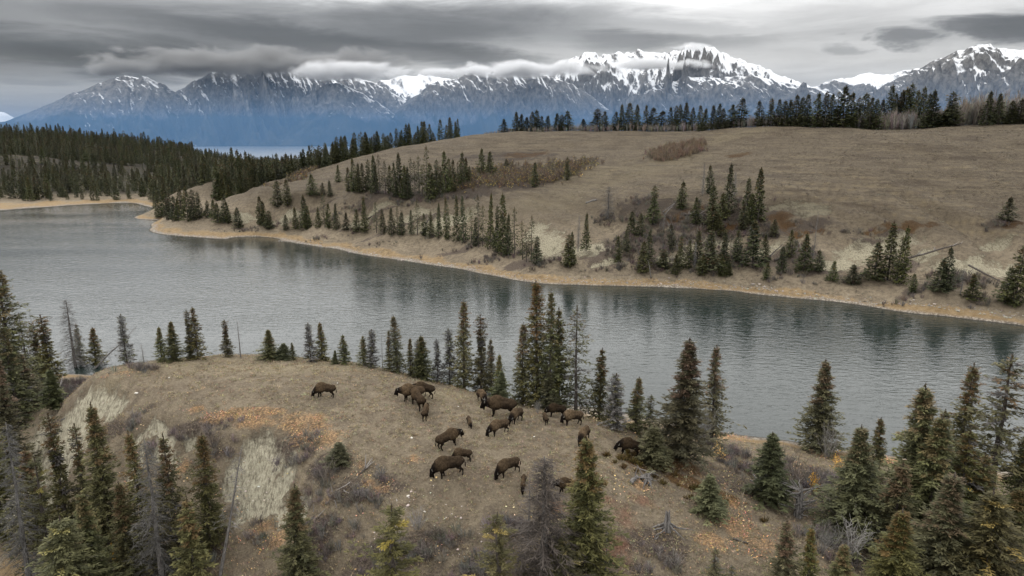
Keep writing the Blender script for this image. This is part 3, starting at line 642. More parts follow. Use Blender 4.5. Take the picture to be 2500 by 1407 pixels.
# ================================================================ TREE GENERATORS (built 12 m tall, scaled when placed)
def norm(v): return v / (np.linalg.norm(v, axis=-1, keepdims=True) + 1e-9)
def tube_np(path, radii, sides=6):
    """closed-ended tapered tube along path (n,3)"""
    path = np.asarray(path, float); n = len(path)
    tang = norm(np.gradient(path, axis=0)); up = np.tile(np.array([0, 0, 1.0]), (n, 1))
    up[np.abs(tang[:, 2]) > 0.93] = (1, 0, 0)
    s = norm(np.cross(tang, up)); q = np.cross(s, tang)
    a = np.linspace(0, 2 * np.pi, sides, endpoint=False)
    ring = np.cos(a)[None, :, None] * s[:, None] + np.sin(a)[None, :, None] * q[:, None]
    V = (path[:, None] + ring * np.asarray(radii)[:, None, None]).reshape(-1, 3)
    F = []
    for i in range(n - 1):
        for j in range(sides):
            k = (j + 1) % sides
            F.append((i * sides + j, i * sides + k, (i + 1) * sides + k, (i + 1) * sides + j))
    return V, np.array(F)
class Build:
    """collects quads with a colour per vertex"""
    def __init__(s): s.v = []; s.f = []; s.c = []; s.n = 0
    def add(s, V, F, C):
        V = np.asarray(V, float); F = np.asarray(F)
        if F.shape[1] == 3: F = np.concatenate([F, F[:, 2:3]], 1)
        s.v.append(V); s.f.append(F + s.n); s.n += len(V)
        C = np.asarray(C, float)
        s.c.append(np.tile(C, (len(V), 1)) if C.ndim == 1 else C)
    def mesh(s, name, smooth=False):
        V = np.concatenate(s.v); F = np.concatenate(s.f); C = np.concatenate(s.c)
        tri = F[:, 2] == F[:, 3]
        if tri.any():
            T = np.concatenate([F[~tri][:, [0, 1, 2]], F[~tri][:, [0, 2, 3]], F[tri][:, :3]]); F = T
        return np_mesh(name, V, F, {'tint': C}, smooth)
def kites(P, D, L, W, rng, fold=0.25):
    """needle sprays: one folded kite per row. P base, D direction (unit), L length, W half width"""
    n = len(P)
    r = norm(rng.normal(size=(n, 3)) * 0.6 + np.array([0, 0, 1.0]))
    s = norm(np.cross(D, r)); u = np.cross(s, D)
    tip = P + D * L[:, None]
    mid = P + D * (L * 0.45)[:, None]
    a = mid + s * W[:, None] - u * (W * fold)[:, None]; b = mid - s * W[:, None] - u * (W * fold)[:, None]
    V = np.stack([P, a, tip, b], 1).reshape(-1, 3)
    F = np.arange(4 * n).reshape(n, 4)
    return V, F
GREEN_A = np.array((0.040, 0.041, 0.016)); GREEN_B = np.array((0.098, 0.090, 0.034)); GREEN_D = np.array((0.022, 0.026, 0.012)); CONE = np.array((0.095, 0.055, 0.024)); GREYN = np.array((0.10, 0.093, 0.085)); YEL = np.array((0.20, 0.165, 0.045))
def spruce_mesh(seed, H=12.0, Rm=1.5, nb=230, sprays=3, npts=6, shape=0.8, gaps=0.12, lump=0.50, bare=0.04, droop=0.35, cones=0.5, grey=0.0, yellow=0.0, spray=0.42, cols=(GREEN_A, GREEN_B), club=0.0, spikes=0, limbs=True, fine=1.0):
    """returns (trunk mesh, crown mesh): limbs on a tapered trunk, needle sprays along every limb"""
    rng = np.random.default_rng(seed)
    crown = Build(); wood = Build()
    zs = np.linspace(0, H, 9)
    bend = np.cumsum(rng.normal(0, 0.025 * H / 12, (9, 2)), 0); bend -= bend[0]
    path = np.concatenate([bend, zs[:, None]], 1)
    rad = 0.013 * H * (1 - zs / H) ** 0.9 + 0.012
    V, F = tube_np(path, rad, 6); wood.add(V, F, (0.07, 0.06, 0.05))
    lob = rng.uniform(-1, 1, (24, 8)); side = rng.uniform(0, 6.28); skew = rng.uniform(0.0, 0.22)
    P_, D_, L_, W_, C_ = [], [], [], [], []
    ga = 0.0
    for i in range(nb):
        f = (i + rng.uniform(0, 1)) / nb
        z = H * (bare + (0.955 - bare) * f ** 0.92)
        t_ = z / H
        ga += 2.39996 + rng.normal(0, 0.5)
        ph = ga
        lump_v = lob[int(t_ * 22), int((ph % 6.283) / 6.2832 * 8) % 8] * 0.6 + lob[int(t_ * 9), 3] * 0.4
        rr = Rm * ((1 - t_) ** shape * (1 - club) + club * (0.35 + 0.25 * math.sin(t_ * 9 + seed)) * (1 - t_ ** 8)) * (1 + lump * lump_v) + 0.05 * spray / 0.4
        if t_ < 0.12: rr *= 0.55 + 0.45 * t_ / 0.12
        if rng.random() < gaps * (1 + 0.8 * (lump_v < -0.3)): continue
        if lump_v < -0.75 and t_ < 0.9: rr *= 0.5
        rr *= rng.uniform(0.55, 1.25) * (1 + skew * math.cos(ph - side))
        if spikes and rng.random() < spikes / nb and 0.25 < t_ < 0.9: rr *= 2.1
        o = np.array([np.interp(z, zs, path[:, 0]), np.interp(z, zs, path[:, 1]), z])
        d = np.array([math.cos(ph), math.sin(ph), 0.0])
        up0 = 0.25 + 0.9 * max(0, t_ - 0.75) * 4 * 0.35
        s = np.linspace(0.0, 1, npts)
        cv = o + d * (s * rr)[:, None] + np.array([0, 0, 1.0]) * (rr * (up0 * s * 0.5 - droop * (1.15 - 0.6 * t_) * s ** 1.3 + 0.35 * droop * s ** 3))[:, None]
        if limbs and rr > 0.35:
            Vt, Ft = tube_np(cv[::2] if npts > 3 else cv, np.linspace(0.010 + 0.008 * rr, 0.004, len(cv[::2] if npts > 3 else cv)), 3); wood.add(Vt, Ft, (0.07, 0.06, 0.05))
        isgrey = rng.random() < grey
        base_c = cols[0] + (cols[1] - cols[0]) * np.clip(rng.normal(0.45, 0.28), 0, 1)
        if rng.random() < cones * sstep(0.45, 0.9, t_): base_c = base_c * 0.35 + CONE * 0.65
        if rng.random() < yellow: base_c = base_c * 0.3 + YEL * 0.7
        if isgrey: base_c = GREYN * rng.uniform(0.6, 1.1)
        s0 = 0.12 if t_ > 0.6 else 0.28
        for q in range(npts):
            if s[q] < s0 * 0.5: continue
            m = int(sprays * fine) + (2 if q == npts - 1 else 0)
            for _ in range(m):
                a_ = rng.normal(0, 0.75); dd = d * math.cos(a_) + np.array([-d[1], d[0], 0]) * math.sin(a_)
                dd = dd + np.array([0, 0, rng.normal(-0.12 + 0.5 * max(0, t_ - 0.8) * 3, 0.42)])
                P_.append(cv[q] + rng.normal(0, 0.05, 3)); D_.append(dd / np.linalg.norm(dd))
                l = spray * rng.uniform(0.6, 1.25) * (0.45 + 0.55 * (1 - t_) ** 0.8); L_.append(l); W_.append(l * rng.uniform(0.20, 0.34) / fine ** 0.9)
                C_.append(base_c * rng.uniform(0.72, 1.3) * (0.85 + 0.3 * s[q]))
    # leader tip
    for _ in range(30 if sprays > 1 else 5):
        z = H * rng.uniform(0.90, 0.99); P_.append(np.array([np.interp(z, zs, path[:, 0]), np.interp(z, zs, path[:, 1]), z - 0.1])); dd = norm(rng.normal(0, 0.45 * (1.9 - z / H * 1.4), 3) + np.array([0, 0, 1.0])); D_.append(dd); L_.append(spray * 0.62); W_.append(spray * 0.10); C_.append(cols[0] * 0.6 + CONE * 0.4)
    V, F = kites(np.array(P_), np.array(D_), np.array(L_), np.array(W_), rng)
    crown.add(V, F, np.repeat(np.array(C_), 4, 0))
    return wood.mesh('trunk'), crown.mesh('crown')
def dead_mesh(seed, H=12.0, Rm=1.3, nb=200, twigs=6, bare=0.1, fuzzy=1.0, cone_top=0.8, col=(0.13, 0.122, 0.115), twig_w=0.012, lean=0.02):
    """a dead spruce: grey pole (trunk) and bare drooping limbs with fine twigs (branches)"""
    rng = np.random.default_rng(seed); wood = Build(); tw = Build()
    zs = np.linspace(0, H, 10); bend = np.cumsum(rng.normal(0, lean * H / 12, (10, 2)), 0); bend -= bend[0]
    path = np.concatenate([bend, zs[:, None]], 1)
    V, F = tube_np(path, 0.011 * H * (1 - zs / H) ** 0.9 + 0.012, 6); wood.add(V, F, (0.1, 0.1, 0.1))
    col = np.array(col)
    for i in range(nb):
        f = (i + rng.random()) / nb; z = H * (bare + (0.985 - bare) * f); t_ = z / H
        ph = rng.uniform(0, 6.2832); rr = Rm * ((1 - t_) ** cone_top) * rng.uniform(0.4, 1.15) + 0.12
        o = np.array([np.interp(z, zs, path[:, 0]), np.interp(z, zs, path[:, 1]), z]); d = np.array([math.cos(ph), math.sin(ph), 0])
        s = np.linspace(0, 1, 4); cv = o + d * (s * rr)[:, None] + np.array([0, 0, 1.0]) * (rr * (0.1 * s - 0.55 * s ** 1.6))[:, None] + rng.normal(0, 0.03, (4, 3))
        c = col * rng.uniform(0.55, 1.35)
        V, F = tube_np(cv, np.linspace(0.012 + 0.006 * rr, 0.004, 4), 3); tw.add(V, F, c)
        k = int(twigs * fuzzy * (0.5 + rr / Rm))
        if k:
            q = rng.uniform(0.2, 1, k); p0 = np.stack([np.interp(q, s, cv[:, j]) for j in range(3)], 1)
            a_ = rng.normal(0, 0.9, k); D = np.stack([d[0] * np.cos(a_) - d[1] * np.sin(a_), d[1] * np.cos(a_) + d[0] * np.sin(a_), rng.normal(-0.5, 0.5, k)], 1); D = norm(D)
            L = rng.uniform(0.15, 0.5, k) * (0.4 + 0.6 * rr / Rm); V, F = kites(p0, D, L, np.full(k, twig_w), rng); tw.add(V, F, np.repeat(c[None] * rng.uniform(0.7, 1.25, (k, 1)), 4, 0))
    return wood.mesh('trunk'), tw.mesh('crown')
def shrub_mesh(seed, H=1.6, Rm=1.1, stems=16, fork=3, col=(0.16, 0.14, 0.12), th=0.016, leaves=0, leafcol=(0.35, 0.22, 0.05), upright=0.6):
    """bare many-stemmed willow: forking stems, a few last leaves"""
    rng = np.random.default_rng(seed); tw = Build(); col = np.array(col); ends = []
    for i in range(stems):
        ph = rng.uniform(0, 6.2832); tilt = rng.uniform(0.05, 1.0) * Rm / H * (1.25 - upright)
        d = norm(np.array([math.cos(ph) * tilt, math.sin(ph) * tilt, 1.0])); L = H * rng.uniform(0.6, 1.05)
        p0 = np.array([math.cos(ph), math.sin(ph), 0]) * rng.uniform(0, 0.15) * Rm
        s = np.linspace(0, 1, 5); cv = p0 + d * (s * L)[:, None] + np.cumsum(rng.normal(0, 0.045 * L, (5, 3)), 0) * s[:, None]
        c = col * rng.uniform(0.6, 1.35); V, F = tube_np(cv, np.linspace(th, th * 0.35, 5), 3); tw.add(V, F, c)
        for _ in range(fork):
            q = rng.uniform(0.3, 0.95); b0 = np.array([np.interp(q, s, cv[:, j]) for j in range(3)]); d2 = norm(d + rng.normal(0, 0.5, 3)); L2 = L * rng.uniform(0.2, 0.5) * (1.1 - q * 0.5)
            c2 = np.stack([b0, b0 + d2 * L2 * 0.5 + rng.normal(0, 0.03, 3), b0 + d2 * L2]); V, F = tube_np(c2, [th * 0.5, th * 0.38, th * 0.2], 3); tw.add(V, F, c * 1.1); ends += [c2[1], c2[2]]
    if leaves:
        e = np.array(ends)[rng.integers(0, len(ends), leaves)] + rng.normal(0, 0.08, (leaves, 3)); D = norm(rng.normal(0, 1, (leaves, 3)))
        V, F = kites(e, D, rng.uniform(0.08, 0.16, leaves), rng.uniform(0.03, 0.06, leaves), rng); tw.add(V, F, np.repeat(np.array(leafcol)[None] * rng.uniform(0.6, 1.4, (leaves, 1)), 4, 0))
    return tw.mesh('shrub')

def stand(name, me_parts, base, h, wid, H0=12.0, W0=3.0, lean=(0, 0), rot=None):
    """a tree: Empty at the foot with its parts, scaled to height h and crown width wid"""
    e = bpy.data.objects.new(name, None); COL.objects.link(e); e.empty_display_size = 0.5
    e.location = base; e.scale = (wid / W0, wid / W0, h / H0)
    rz = random.uniform(0, 6.283) if rot is None else rot
    e.rotation_euler = Matrix.Rotation(rz, 3, 'Z').to_euler()
    q = (Matrix.Rotation(lean[0], 3, 'Y') @ Matrix.Rotation(lean[1], 3, 'X') @ Matrix.Rotation(rz, 3, 'Z')).to_euler(); e.rotation_euler = q
    for (nm, me, mat) in me_parts:
        o = link(nm, me, mat, e)
    return e
# near spruces: a dozen different crowns
NEARV = {}
def nv(key, **kw):
    kw.setdefault('fine', 1.75); tr, cr = spruce_mesh(**kw); NEARV[key] = [('trunk', tr, M_BARK), ('crown', cr, M_NEEDLE)]
nv('narrow', seed=1, Rm=1.5, nb=280, shape=0.98, lump=0.60, gaps=0.14)
nv('narrow2', seed=2, Rm=1.55, nb=270, shape=1.1, lump=0.5, gaps=0.2, cones=0.7)
nv('narrow3', seed=3, Rm=1.45, nb=270, shape=0.85, lump=0.55, gaps=0.18, grey=0.06)
nv('tall', seed=4, Rm=1.5, nb=360, shape=0.88, lump=0.60, gaps=0.16, cones=0.75, spray=0.36)
nv('tall2', seed=5, Rm=1.5, nb=340, shape=0.95, lump=0.6, gaps=0.22, cones=0.6, spikes=10, spray=0.36)
nv('broad', seed=6, Rm=1.5, nb=420, shape=1.05, lump=0.57, gaps=0.12, sprays=4, npts=7, spray=0.29)
nv('broad2', seed=7, Rm=1.5, nb=420, shape=1.15, lump=0.60, gaps=0.13, sprays=4, npts=7, spray=0.29, cones=0.65)
nv('young', seed=8, Rm=1.5, nb=260, shape=1.1, lump=0.45, gaps=0.12, sprays=4, cones=0.0, spray=0.46, cols=(np.array((0.042, 0.045, 0.018)), np.array((0.086, 0.085, 0.034))), droop=0.2)
nv('sparse', seed=9, Rm=1.5, nb=150, shape=0.6, lump=0.5, gaps=0.25, sprays=3, bare=0.2, grey=0.12, cones=0.4, spray=0.40, droop=0.15)
nv('sparse2', seed=10, Rm=1.5, nb=170, shape=0.7, lump=0.6, gaps=0.25, sprays=2, bare=0.12, grey=0.3, cones=0.3, spray=0.42)
nv('club', seed=12, Rm=1.5, nb=240, shape=0.7, lump=0.5, gaps=0.15, club=0.75, cones=0.6, grey=0.1)
nv('greyed', seed=13, Rm=1.5, nb=230, shape=0.6, lump=0.5, gaps=0.15, club=0.5, grey=0.8, cones=0.1)
nv('olive', seed=14, Rm=1.5, nb=170, shape=0.75, lump=0.75, gaps=0.3, sprays=5, npts=7, cones=0.0, yellow=0.06, spray=0.27, cols=(np.array((0.038, 0.038, 0.015)), np.array((0.082, 0.075, 0.028))))
nv('yellowish', seed=15, Rm=1.5, nb=520, shape=0.85, lump=0.6, gaps=0.2, sprays=4, npts=8, cones=0.0, yellow=0.07, spray=0.215, cols=(np.array((0.038, 0.038, 0.015)), np.array((0.085, 0.078, 0.030))))
nv('skirt', seed=16, Rm=1.5, nb=560, shape=1.35, lump=0.57, gaps=0.13, sprays=4, npts=8, spray=0.215, cones=0.4)
DEADV = {}
def dv(key, **kw):
    tr, br = dead_mesh(**kw); DEADV[key] = [('trunk', tr, M_DEAD), ('crown', br, M_DEADTWIG)]
dv('fuzzy', seed=1, nb=330, twigs=14, cone_top=0.6)
dv('brush', seed=2, nb=420, twigs=17, cone_top=0.85, bare=0.02, col=(0.066, 0.056, 0.048), twig_w=0.011)
dv('snag', seed=3, nb=60, twigs=3, cone_top=0.5, Rm=0.9)
dv('pole', seed=4, nb=90, twigs=5, cone_top=0.4, bare=0.42, Rm=1.1)
dv('dense', seed=5, nb=330, twigs=16, cone_top=0.75, bare=0.03, col=(0.088, 0.083, 0.077), twig_w=0.010)
dv('grey_pole', seed=6, nb=110, twigs=7, cone_top=0.45, bare=0.15, lean=0.05)

SPRUCES = []
def plant(u, vb, vt, wpx, kind, label, back=0.0, group=None, name=None, cat=None, rot=None, lean=None):
    c = cast(u, vb)
    if c is None: print('NO GROUND', label); return None
    y = c[1] + back
    vm = 0.5 * vb + 0.5 * vt
    if vb > 1280: wpx = wpx * 1.06
    x = side_at(u, vm) * y
    zb = float(h_ground(x, y)); zt = HC + slope_at(vt) * y
    h = max(zt - zb, 0.6) + 0.15
    dist = math.sqrt(x * x + y * y + (HC - zb) ** 2)
    wid = wpx / FPX * math.hypot(y, HC - zb) * (1.02 if y < 130 else 1.12)
    dead = kind in DEADV
    parts = DEADV[kind] if dead else NEARV[kind]
    e = stand(name or ('dead_spruce' if dead else 'spruce_tree'), parts, (x, y, zb - 0.15), h, wid, rot=rot, lean=lean or (random.gauss(0, 0.015), random.gauss(0, 0.015)))
    tag(e, label, cat or ('dead tree' if dead else 'spruce tree'), group)
    if not dead: SPRUCES.append(e)
    return e
# ================================================================ THINGS: trees on the near shore
G1 = 'spruces standing round the bison knoll'; GD = 'dead trees round the bison knoll'
for a in [
 (22, 1010, 650, 120, 'tall', 'tallest spruce at the far left edge rising high over the lake', 2, G1),
 (62, 950, 762, 55, 'sparse2', 'thin ragged spruce just behind the tallest left edge spruce', 3, G1),
 (92, 940, 788, 60, 'club', 'dark spruce with a blunt top beside two bare poles', 3, G1),
 (112, 945, 768, 75, 'club', 'broad dark spruce with a crooked bushy top left of the knoll', 1, G1),
 (191, 895, 788, 34, 'narrow', 'slim green spruce just right of the tall dead grey spruce', 3, G1),
 (228, 897, 797, 52, 'narrow2', 'green spruce beside the leaning dead trunk on the knoll corner', 2, G1),
 (391, 893, 797, 40, 'narrow2', 'leftmost pointed spruce of the clump of four behind the knoll crest', 2, G1),
 (421, 893, 783, 56, 'broad', 'bushy spruce second from left in the clump of four', 2, G1),
 (461, 890, 755, 40, 'club', 'tall slender spruce third from left in the clump of four', 2.5, G1),
 (478, 888, 748, 46, 'narrow3', 'tallest spruce at the right end of the clump of four', 2, G1),
 (554, 882, 780, 40, 'club', 'lone thick column spruce on top of the knoll skyline', 2, G1),
 (657, 888, 803, 58, 'broad2', 'squat pyramid spruce on the knoll skyline beside a low bushy one', 2, G1),
 (690, 888, 838, 48, 'young', 'low bushy spruce between the squat pyramid and a tiny one', 2, G1),
 (714, 888, 836, 22, 'narrow', 'tiny thin spruce right of the low bushy one on the skyline', 2, G1),
 (785, 892, 785, 42, 'narrow2', 'dark narrow spruce right beside the grey spruce on the skyline', 2.5, G1),
 (840, 898, 816, 40, 'narrow3', 'single small spruce standing apart right of the skyline pair', 2, G1),
 (818, 893, 855, 20, 'young', 'tiny spruce sapling at the foot of the single small spruce', 1, G1),
 (888, 906, 818, 34, 'narrow', 'green spruce at the left end of the long row behind the knoll', 3, G1),
 (950, 925, 806, 28, 'narrow3', 'thin spruce just left of the sharp spire in the long row', 4, G1),
 (968, 925, 768, 50, 'tall', 'sharp narrow spire standing tallest among the small left row trees', 3.5, G1),
 (1001, 935, 823, 34, 'narrow2', 'ragged thin spruce right of the sharp narrow spire', 4, G1),
 (1032, 940, 818, 66, 'broad', 'bushy wide spruce with several tops in the long row', 3.5, G1),
 (1020, 938, 828, 40, 'greyed', 'greyish spruce half hidden behind the bushy wide one', 5, G1),
 (1132, 975, 728, 70, 'tall2', 'tall stepped spruce with a thin upper spire mid row', 5, G1),
 (1173, 985, 766, 66, 'club', 'tall club topped spruce right of the stepped spire', 5.5, G1),
 (1200, 990, 825, 44, 'narrow', 'dark narrow spruce right of the club topped one', 5, G1),
 (1218, 998, 862, 46, 'narrow2', 'small spruce at the right end of the middle row', 4, G1),
 (1224, 1000, 905, 50, 'young', 'bright green young spruce behind the big bull bison', 2.5, G1),
 (1275, 1012, 785, 66, 'tall', 'slim spired spruce just left of the tallest middle spruce', 5, G1),
 (1312, 1020, 680, 92, 'tall', 'tallest middle spruce towering over the lake behind the herd', 5, G1),
 (1343, 1022, 702, 74, 'tall2', 'second tallest spruce with a sideways branch beside the tallest one', 4.5, G1),
 (1364, 1024, 748, 78, 'narrow', 'dark green spruce right behind the two tallest trees', 5.5, G1),
 (1340, 1015, 905, 52, 'young', 'small green spruce at the foot of the two tallest trees', 2.5, G1),
 (1408, 1035, 743, 86, 'sparse2', 'open spruce with long level branches right of the tallest trees', 5, G1),
 (1465, 1045, 848, 66, 'narrow', 'green spruce with a neat spire right of the open one', 5, G1),
 (1500, 1078, 912, 74, 'greyed', 'grey green thin spruce beside the neat spired one', 3.5, G1),
 (1553, 1090, 920, 66, 'narrow2', 'dark topped spruce between grey green and big spruces', 4, G1),
 (1586, 1105, 962, 48, 'sparse', 'thin pale spruce tucked left of the big dense spruce', 3.5, G1),
 (1672, 1150, 820, 165, 'broad2', 'big dense spruce with a long brown spire right of the herd', 2, G1),
 (1745, 1095, 840, 84, 'tall2', 'tall slim spruce between the big dense one and the shore', 1, G1),
 (1595, 1130, 1037, 92, 'young', 'bright green young spruce in front of the lone dark bison', 0, G1),
 (2010, 1105, 877, 122, 'broad2', 'full pyramid spruce alone on the shore before the lake', 0, G1),
 (1888, 1225, 1055, 112, 'young', 'bright green pyramid spruce amid grey brush on the right', 0, G1),
 (1735, 1258, 1155, 84, 'young', 'low pale green young spruce beside juniper mats', 0, G1),
 (2100, 1300, 1035, 190, 'skirt', 'wide skirted spruce with a thin dark top on the right', 0, G1),
 (2240, 1300, 930, 170, 'broad', 'very tall ragged spruce rising over wide skirted one, right side', 0, G1),
 (2272, 1340, 1010, 170, 'broad2', 'paler green spruce standing in front of the ragged tall one', 0, G1),
 (2352, 1200, 884, 112, 'tall2', 'brown topped spruce left of the open see-through spruce', 0, G1),
 (2442, 1245, 860, 160, 'sparse', 'open see-through spruce with a bare straight trunk at right', 0, G1),
 (2342, 1340, 1050, 120, 'narrow3', 'dark slim spruce before the brown topped one at right', 0, G1),
 (2496, 1270, 1060, 90, 'narrow', 'spruce cut by the right edge above the yellowish one', 0, G1),
 (2300, 1460, 1150, 240, 'skirt', 'massive dark spruce filling the lower right below the tall ones', 0, G1),
 (2425, 1530, 1205, 250, 'yellowish', 'yellowish spruce in the lower right corner', 0, G1),
 (2190, 1500, 1240, 190, 'skirt', 'dark low spruce by the grey bush at lower right', 0, G1),
 (2185, 1345, 1120, 120, 'narrow2', 'dark spruce wedged between the wide skirted and the massive dark one', 0, G1),
 (2395, 1350, 1105, 110, 'narrow', 'dark spruce between the brown topped and the yellowish one', 0, G1),
 (2475, 1420, 1190, 130, 'broad', 'dense spruce at the right edge behind the yellowish one', 0, G1),
 (2290, 1235, 1000, 90, 'narrow3', 'shaded spruce behind the very tall ragged one at right', 3, G1),
 (2140, 1200, 1020, 70, 'narrow2', 'slim spruce on the shore just behind the wide skirted one', 3, G1),
 (2055, 1480, 1330, 90, 'broad2', 'low dark spruce at the bottom edge below the white stemmed shrub', 0, G1),
 (305, 1440, 1175, 90, 'broad2', 'dark spruce low on the left behind the yellow leaved shrub', 0, G1),
 (470, 1470, 1215, 90, 'narrow', 'dark spruce at the bottom left of the leaning dead pole', 0, G1),
 (75, 1330, 1090, 90, 'narrow2', 'shaded spruce behind the olive leaning one at far left', 0, G1),
 (225, 1500, 1190, 110, 'broad', 'dark spruce behind the wide bright green one at bottom left', 0, G1),
 (1918, 1480, 1268, 84, 'narrow', 'slim young spruce at the bottom edge, taller of two neighbours', 0, G1),
 (1976, 1470, 1284, 62, 'narrow2', 'slim young spruce at the bottom edge, shorter of two neighbours', 0, G1),
 (1744, 1450, 1335, 46, 'sparse', 'small thin spruce on the leaf litter at the bottom edge', 0, G1),
 (1787, 1455, 1378, 36, 'sparse2', 'tiny spruce at the bottom edge right of the small thin one', 0, G1),
 (1434, 1400, 1058, 150, 'broad', 'large spruce in front of the herd with drooping wide skirt', 0, G1),
 (1378, 1470, 1308, 104, 'yellowish', 'small yellow green spruce at the foot of the large central one', 0, G1),
 (1212, 1500, 1252, 140, 'olive', 'olive see-through spruce at the bottom beside the dead brushy tree', 0, G1),
 (960, 1560, 1230, 190, 'olive', 'wide olive spruce at the bottom edge below the grazing bull', 0, G1),
 (723, 1450, 1178, 104, 'broad', 'dense dark spruce standing before the pale slipped bank', 0, G1),
 (500, 1340, 1053, 84, 'tall', 'narrow spruce on the slope left of the leaning dead pole', 0, G1),
 (424, 1400, 1058, 92, 'narrow3', 'dark spruce right of the grey brushy dead tree', 0, G1),
 (345, 1390, 1048, 92, 'tall2', 'ragged spruce left of the grey brushy dead tree', 0, G1),
 (250, 1380, 984, 116, 'broad', 'tall dense spruce before the pale bank with a bright top', 0, G1),
 (145, 1340, 1004, 84, 'club', 'club topped spruce left of the tall dense one before the bank', 0, G1),
 (203, 1320, 1030, 60, 'club', 'thin spruce peeping out between club topped and tall dense spruces', 1, G1),
 (112, 1420, 1112, 120, 'olive', 'olive leaning spruce in front of the white bank at left', 0, G1),
 (160, 1580, 1265, 210, 'yellowish', 'wide bright green spruce in the bottom left', 0, G1),
 (8, 1180, 868, 110, 'broad', 'dark spruce cut by the left edge below the tallest one', 0, G1),
 (28, 1060, 790, 90, 'narrow3', 'spruce just below the tallest one at the left edge', 1, G1),
 (-20, 1320, 990, 110, 'narrow', 'shaded spruce cut by the left edge lower down', 0, G1),
 (60, 1010, 860, 90, 'broad2', 'bushy low spruce at the left edge beside the fallen log', 0, G1),
 (130, 1000, 900, 60, 'young', 'small green spruce above the fallen log on the left', 0, G1),
]: plant(*a[:6], back=a[6], group=a[7])
for a in [
 (84, 930, 742, 22, 'snag', 'taller of two bare poles among the left spruces', 3, GD),
 (70, 935, 762, 18, 'snag', 'shorter of two bare poles among the left spruces', 3, GD),
 (173, 905, 730, 84, 'fuzzy', 'tall dead grey spruce with drooping twigs left of the knoll', 2, GD),
 (304, 898, 766, 44, 'greyed', 'grey brown half dead column spruce on the knoll skyline', 2, GD),
 (350, 892, 838, 26, 'grey_pole', 'tiny dead grey tree right of the grey column on the skyline', 1, GD),
 (584, 882, 777, 34, 'snag', 'bare crooked snag beside the lone column spruce on the skyline', 2, GD),
 (757, 893, 788, 40, 'greyed', 'dead grey spruce paired with the dark narrow one on the skyline', 2, GD),
 (906, 912, 804, 46, 'greyed', 'grey spruce with a bent over top in the long row', 3.5, GD),
 (932, 918, 812, 20, 'snag', 'thin bowed snag beside the bent topped grey spruce', 3.5, GD),
 (1068, 950, 826, 32, 'greyed', 'short grey dead top spruce left of the tall brown grey one', 4, GD),
 (1097, 958, 800, 48, 'greyed', 'tall brown grey dead spruce left of the stepped spire', 4.5, GD),
 (1330, 1440, 1125, 240, 'brush', 'large dead brown brushy spruce hiding two bison', 0, GD),
 (378, 1460, 1075, 140, 'dense', 'grey brushy dead spruce between two live ones on the lower left', 0, GD),
 (42, 1480, 1035, 125, 'dense', 'grey dead spruce in the lower left corner with forked tip', 0, GD),
 (1480, 1420, 1280, 34, 'grey_pole', 'small pale dead sapling right of the large central spruce', 0, GD),
 (1290, 1330, 1155, 60, 'snag', 'bare grey snag leaning beside the large dead brushy spruce', 0, GD),
]: 
    e = plant(*a[:6], back=a[6], group=a[7], name='dead_spruce', cat='dead tree')
# leaning dead trunk: base low on the slope, tip up against the slipped bank
def lean_tree(base, tip, kind, wid, label, name='dead_spruce', cat='dead tree'):
    b = Vector(base); d = Vector(tip) - b
    e = bpy.data.objects.new(name, None); COL.objects.link(e)
    e.location = b; e.rotation_euler = d.to_track_quat('Z', 'Y').to_euler(); e.scale = (wid / 3, wid / 3, d.length / 12)
    for nm, me, mt in DEADV[kind]: link(nm, me, mt, e)
    return tag(e, label, cat, GD)
q = cast(532, 1440); lean_tree(q, PY(596, 1085, q[1] + 1.2), 'pole', 3.2, 'leaning dead pole with a twiggy top against the pale bank')
q = cast(215, 905); lean_tree((q[0], q[1] + 1, q[2]), PY(338, 802, q[1] + 3), 'grey_pole', 3.4, 'dead trunk leaning far over from the knoll corner towards the lake')
# ================================================================ THINGS: spruces on the far bank, the grove, the thicket and the skyline
def spruce_small(seed, **kw):
    tr, cr = spruce_mesh(seed, limbs=False, **kw); return [('trunk', tr, M_BARK), ('crown', cr, M_NEEDLE)]
DG = (np.array((0.028, 0.032, 0.013)), np.array((0.066, 0.068, 0.026)))
for i in range(7):
    NEARV['far%d' % i] = spruce_small(100 + i, Rm=1.6, nb=210, npts=4, sprays=3, spray=0.60, shape=[0.95, 1.1, 0.85, 1.0, 1.2, 0.9, 0.8][i], lump=0.42, gaps=0.10, cones=0.25, cols=DG, club=[0, 0, 0, 0.3, 0, 0, 0.5][i])
NEARV['farthin'] = spruce_small(120, Rm=1.5, nb=130, npts=4, sprays=3, spray=0.5, shape=0.7, lump=0.6, gaps=0.3, cones=0.3, cols=DG, bare=0.15)
_ones = 'zeroth first second third fourth fifth sixth seventh eighth ninth tenth eleventh twelfth thirteenth fourteenth fifteenth sixteenth seventeenth eighteenth nineteenth'.split()
_tens = {2: 'twenty', 3: 'thirty', 4: 'forty', 5: 'fifty', 6: 'sixty'}
def ordinal(n):
    if n < 20: return _ones[n]
    if n % 10 == 0: return _tens[n // 10][:-1] + 'ieth'
    return _tens[n // 10] + '-' + _ones[n % 10]
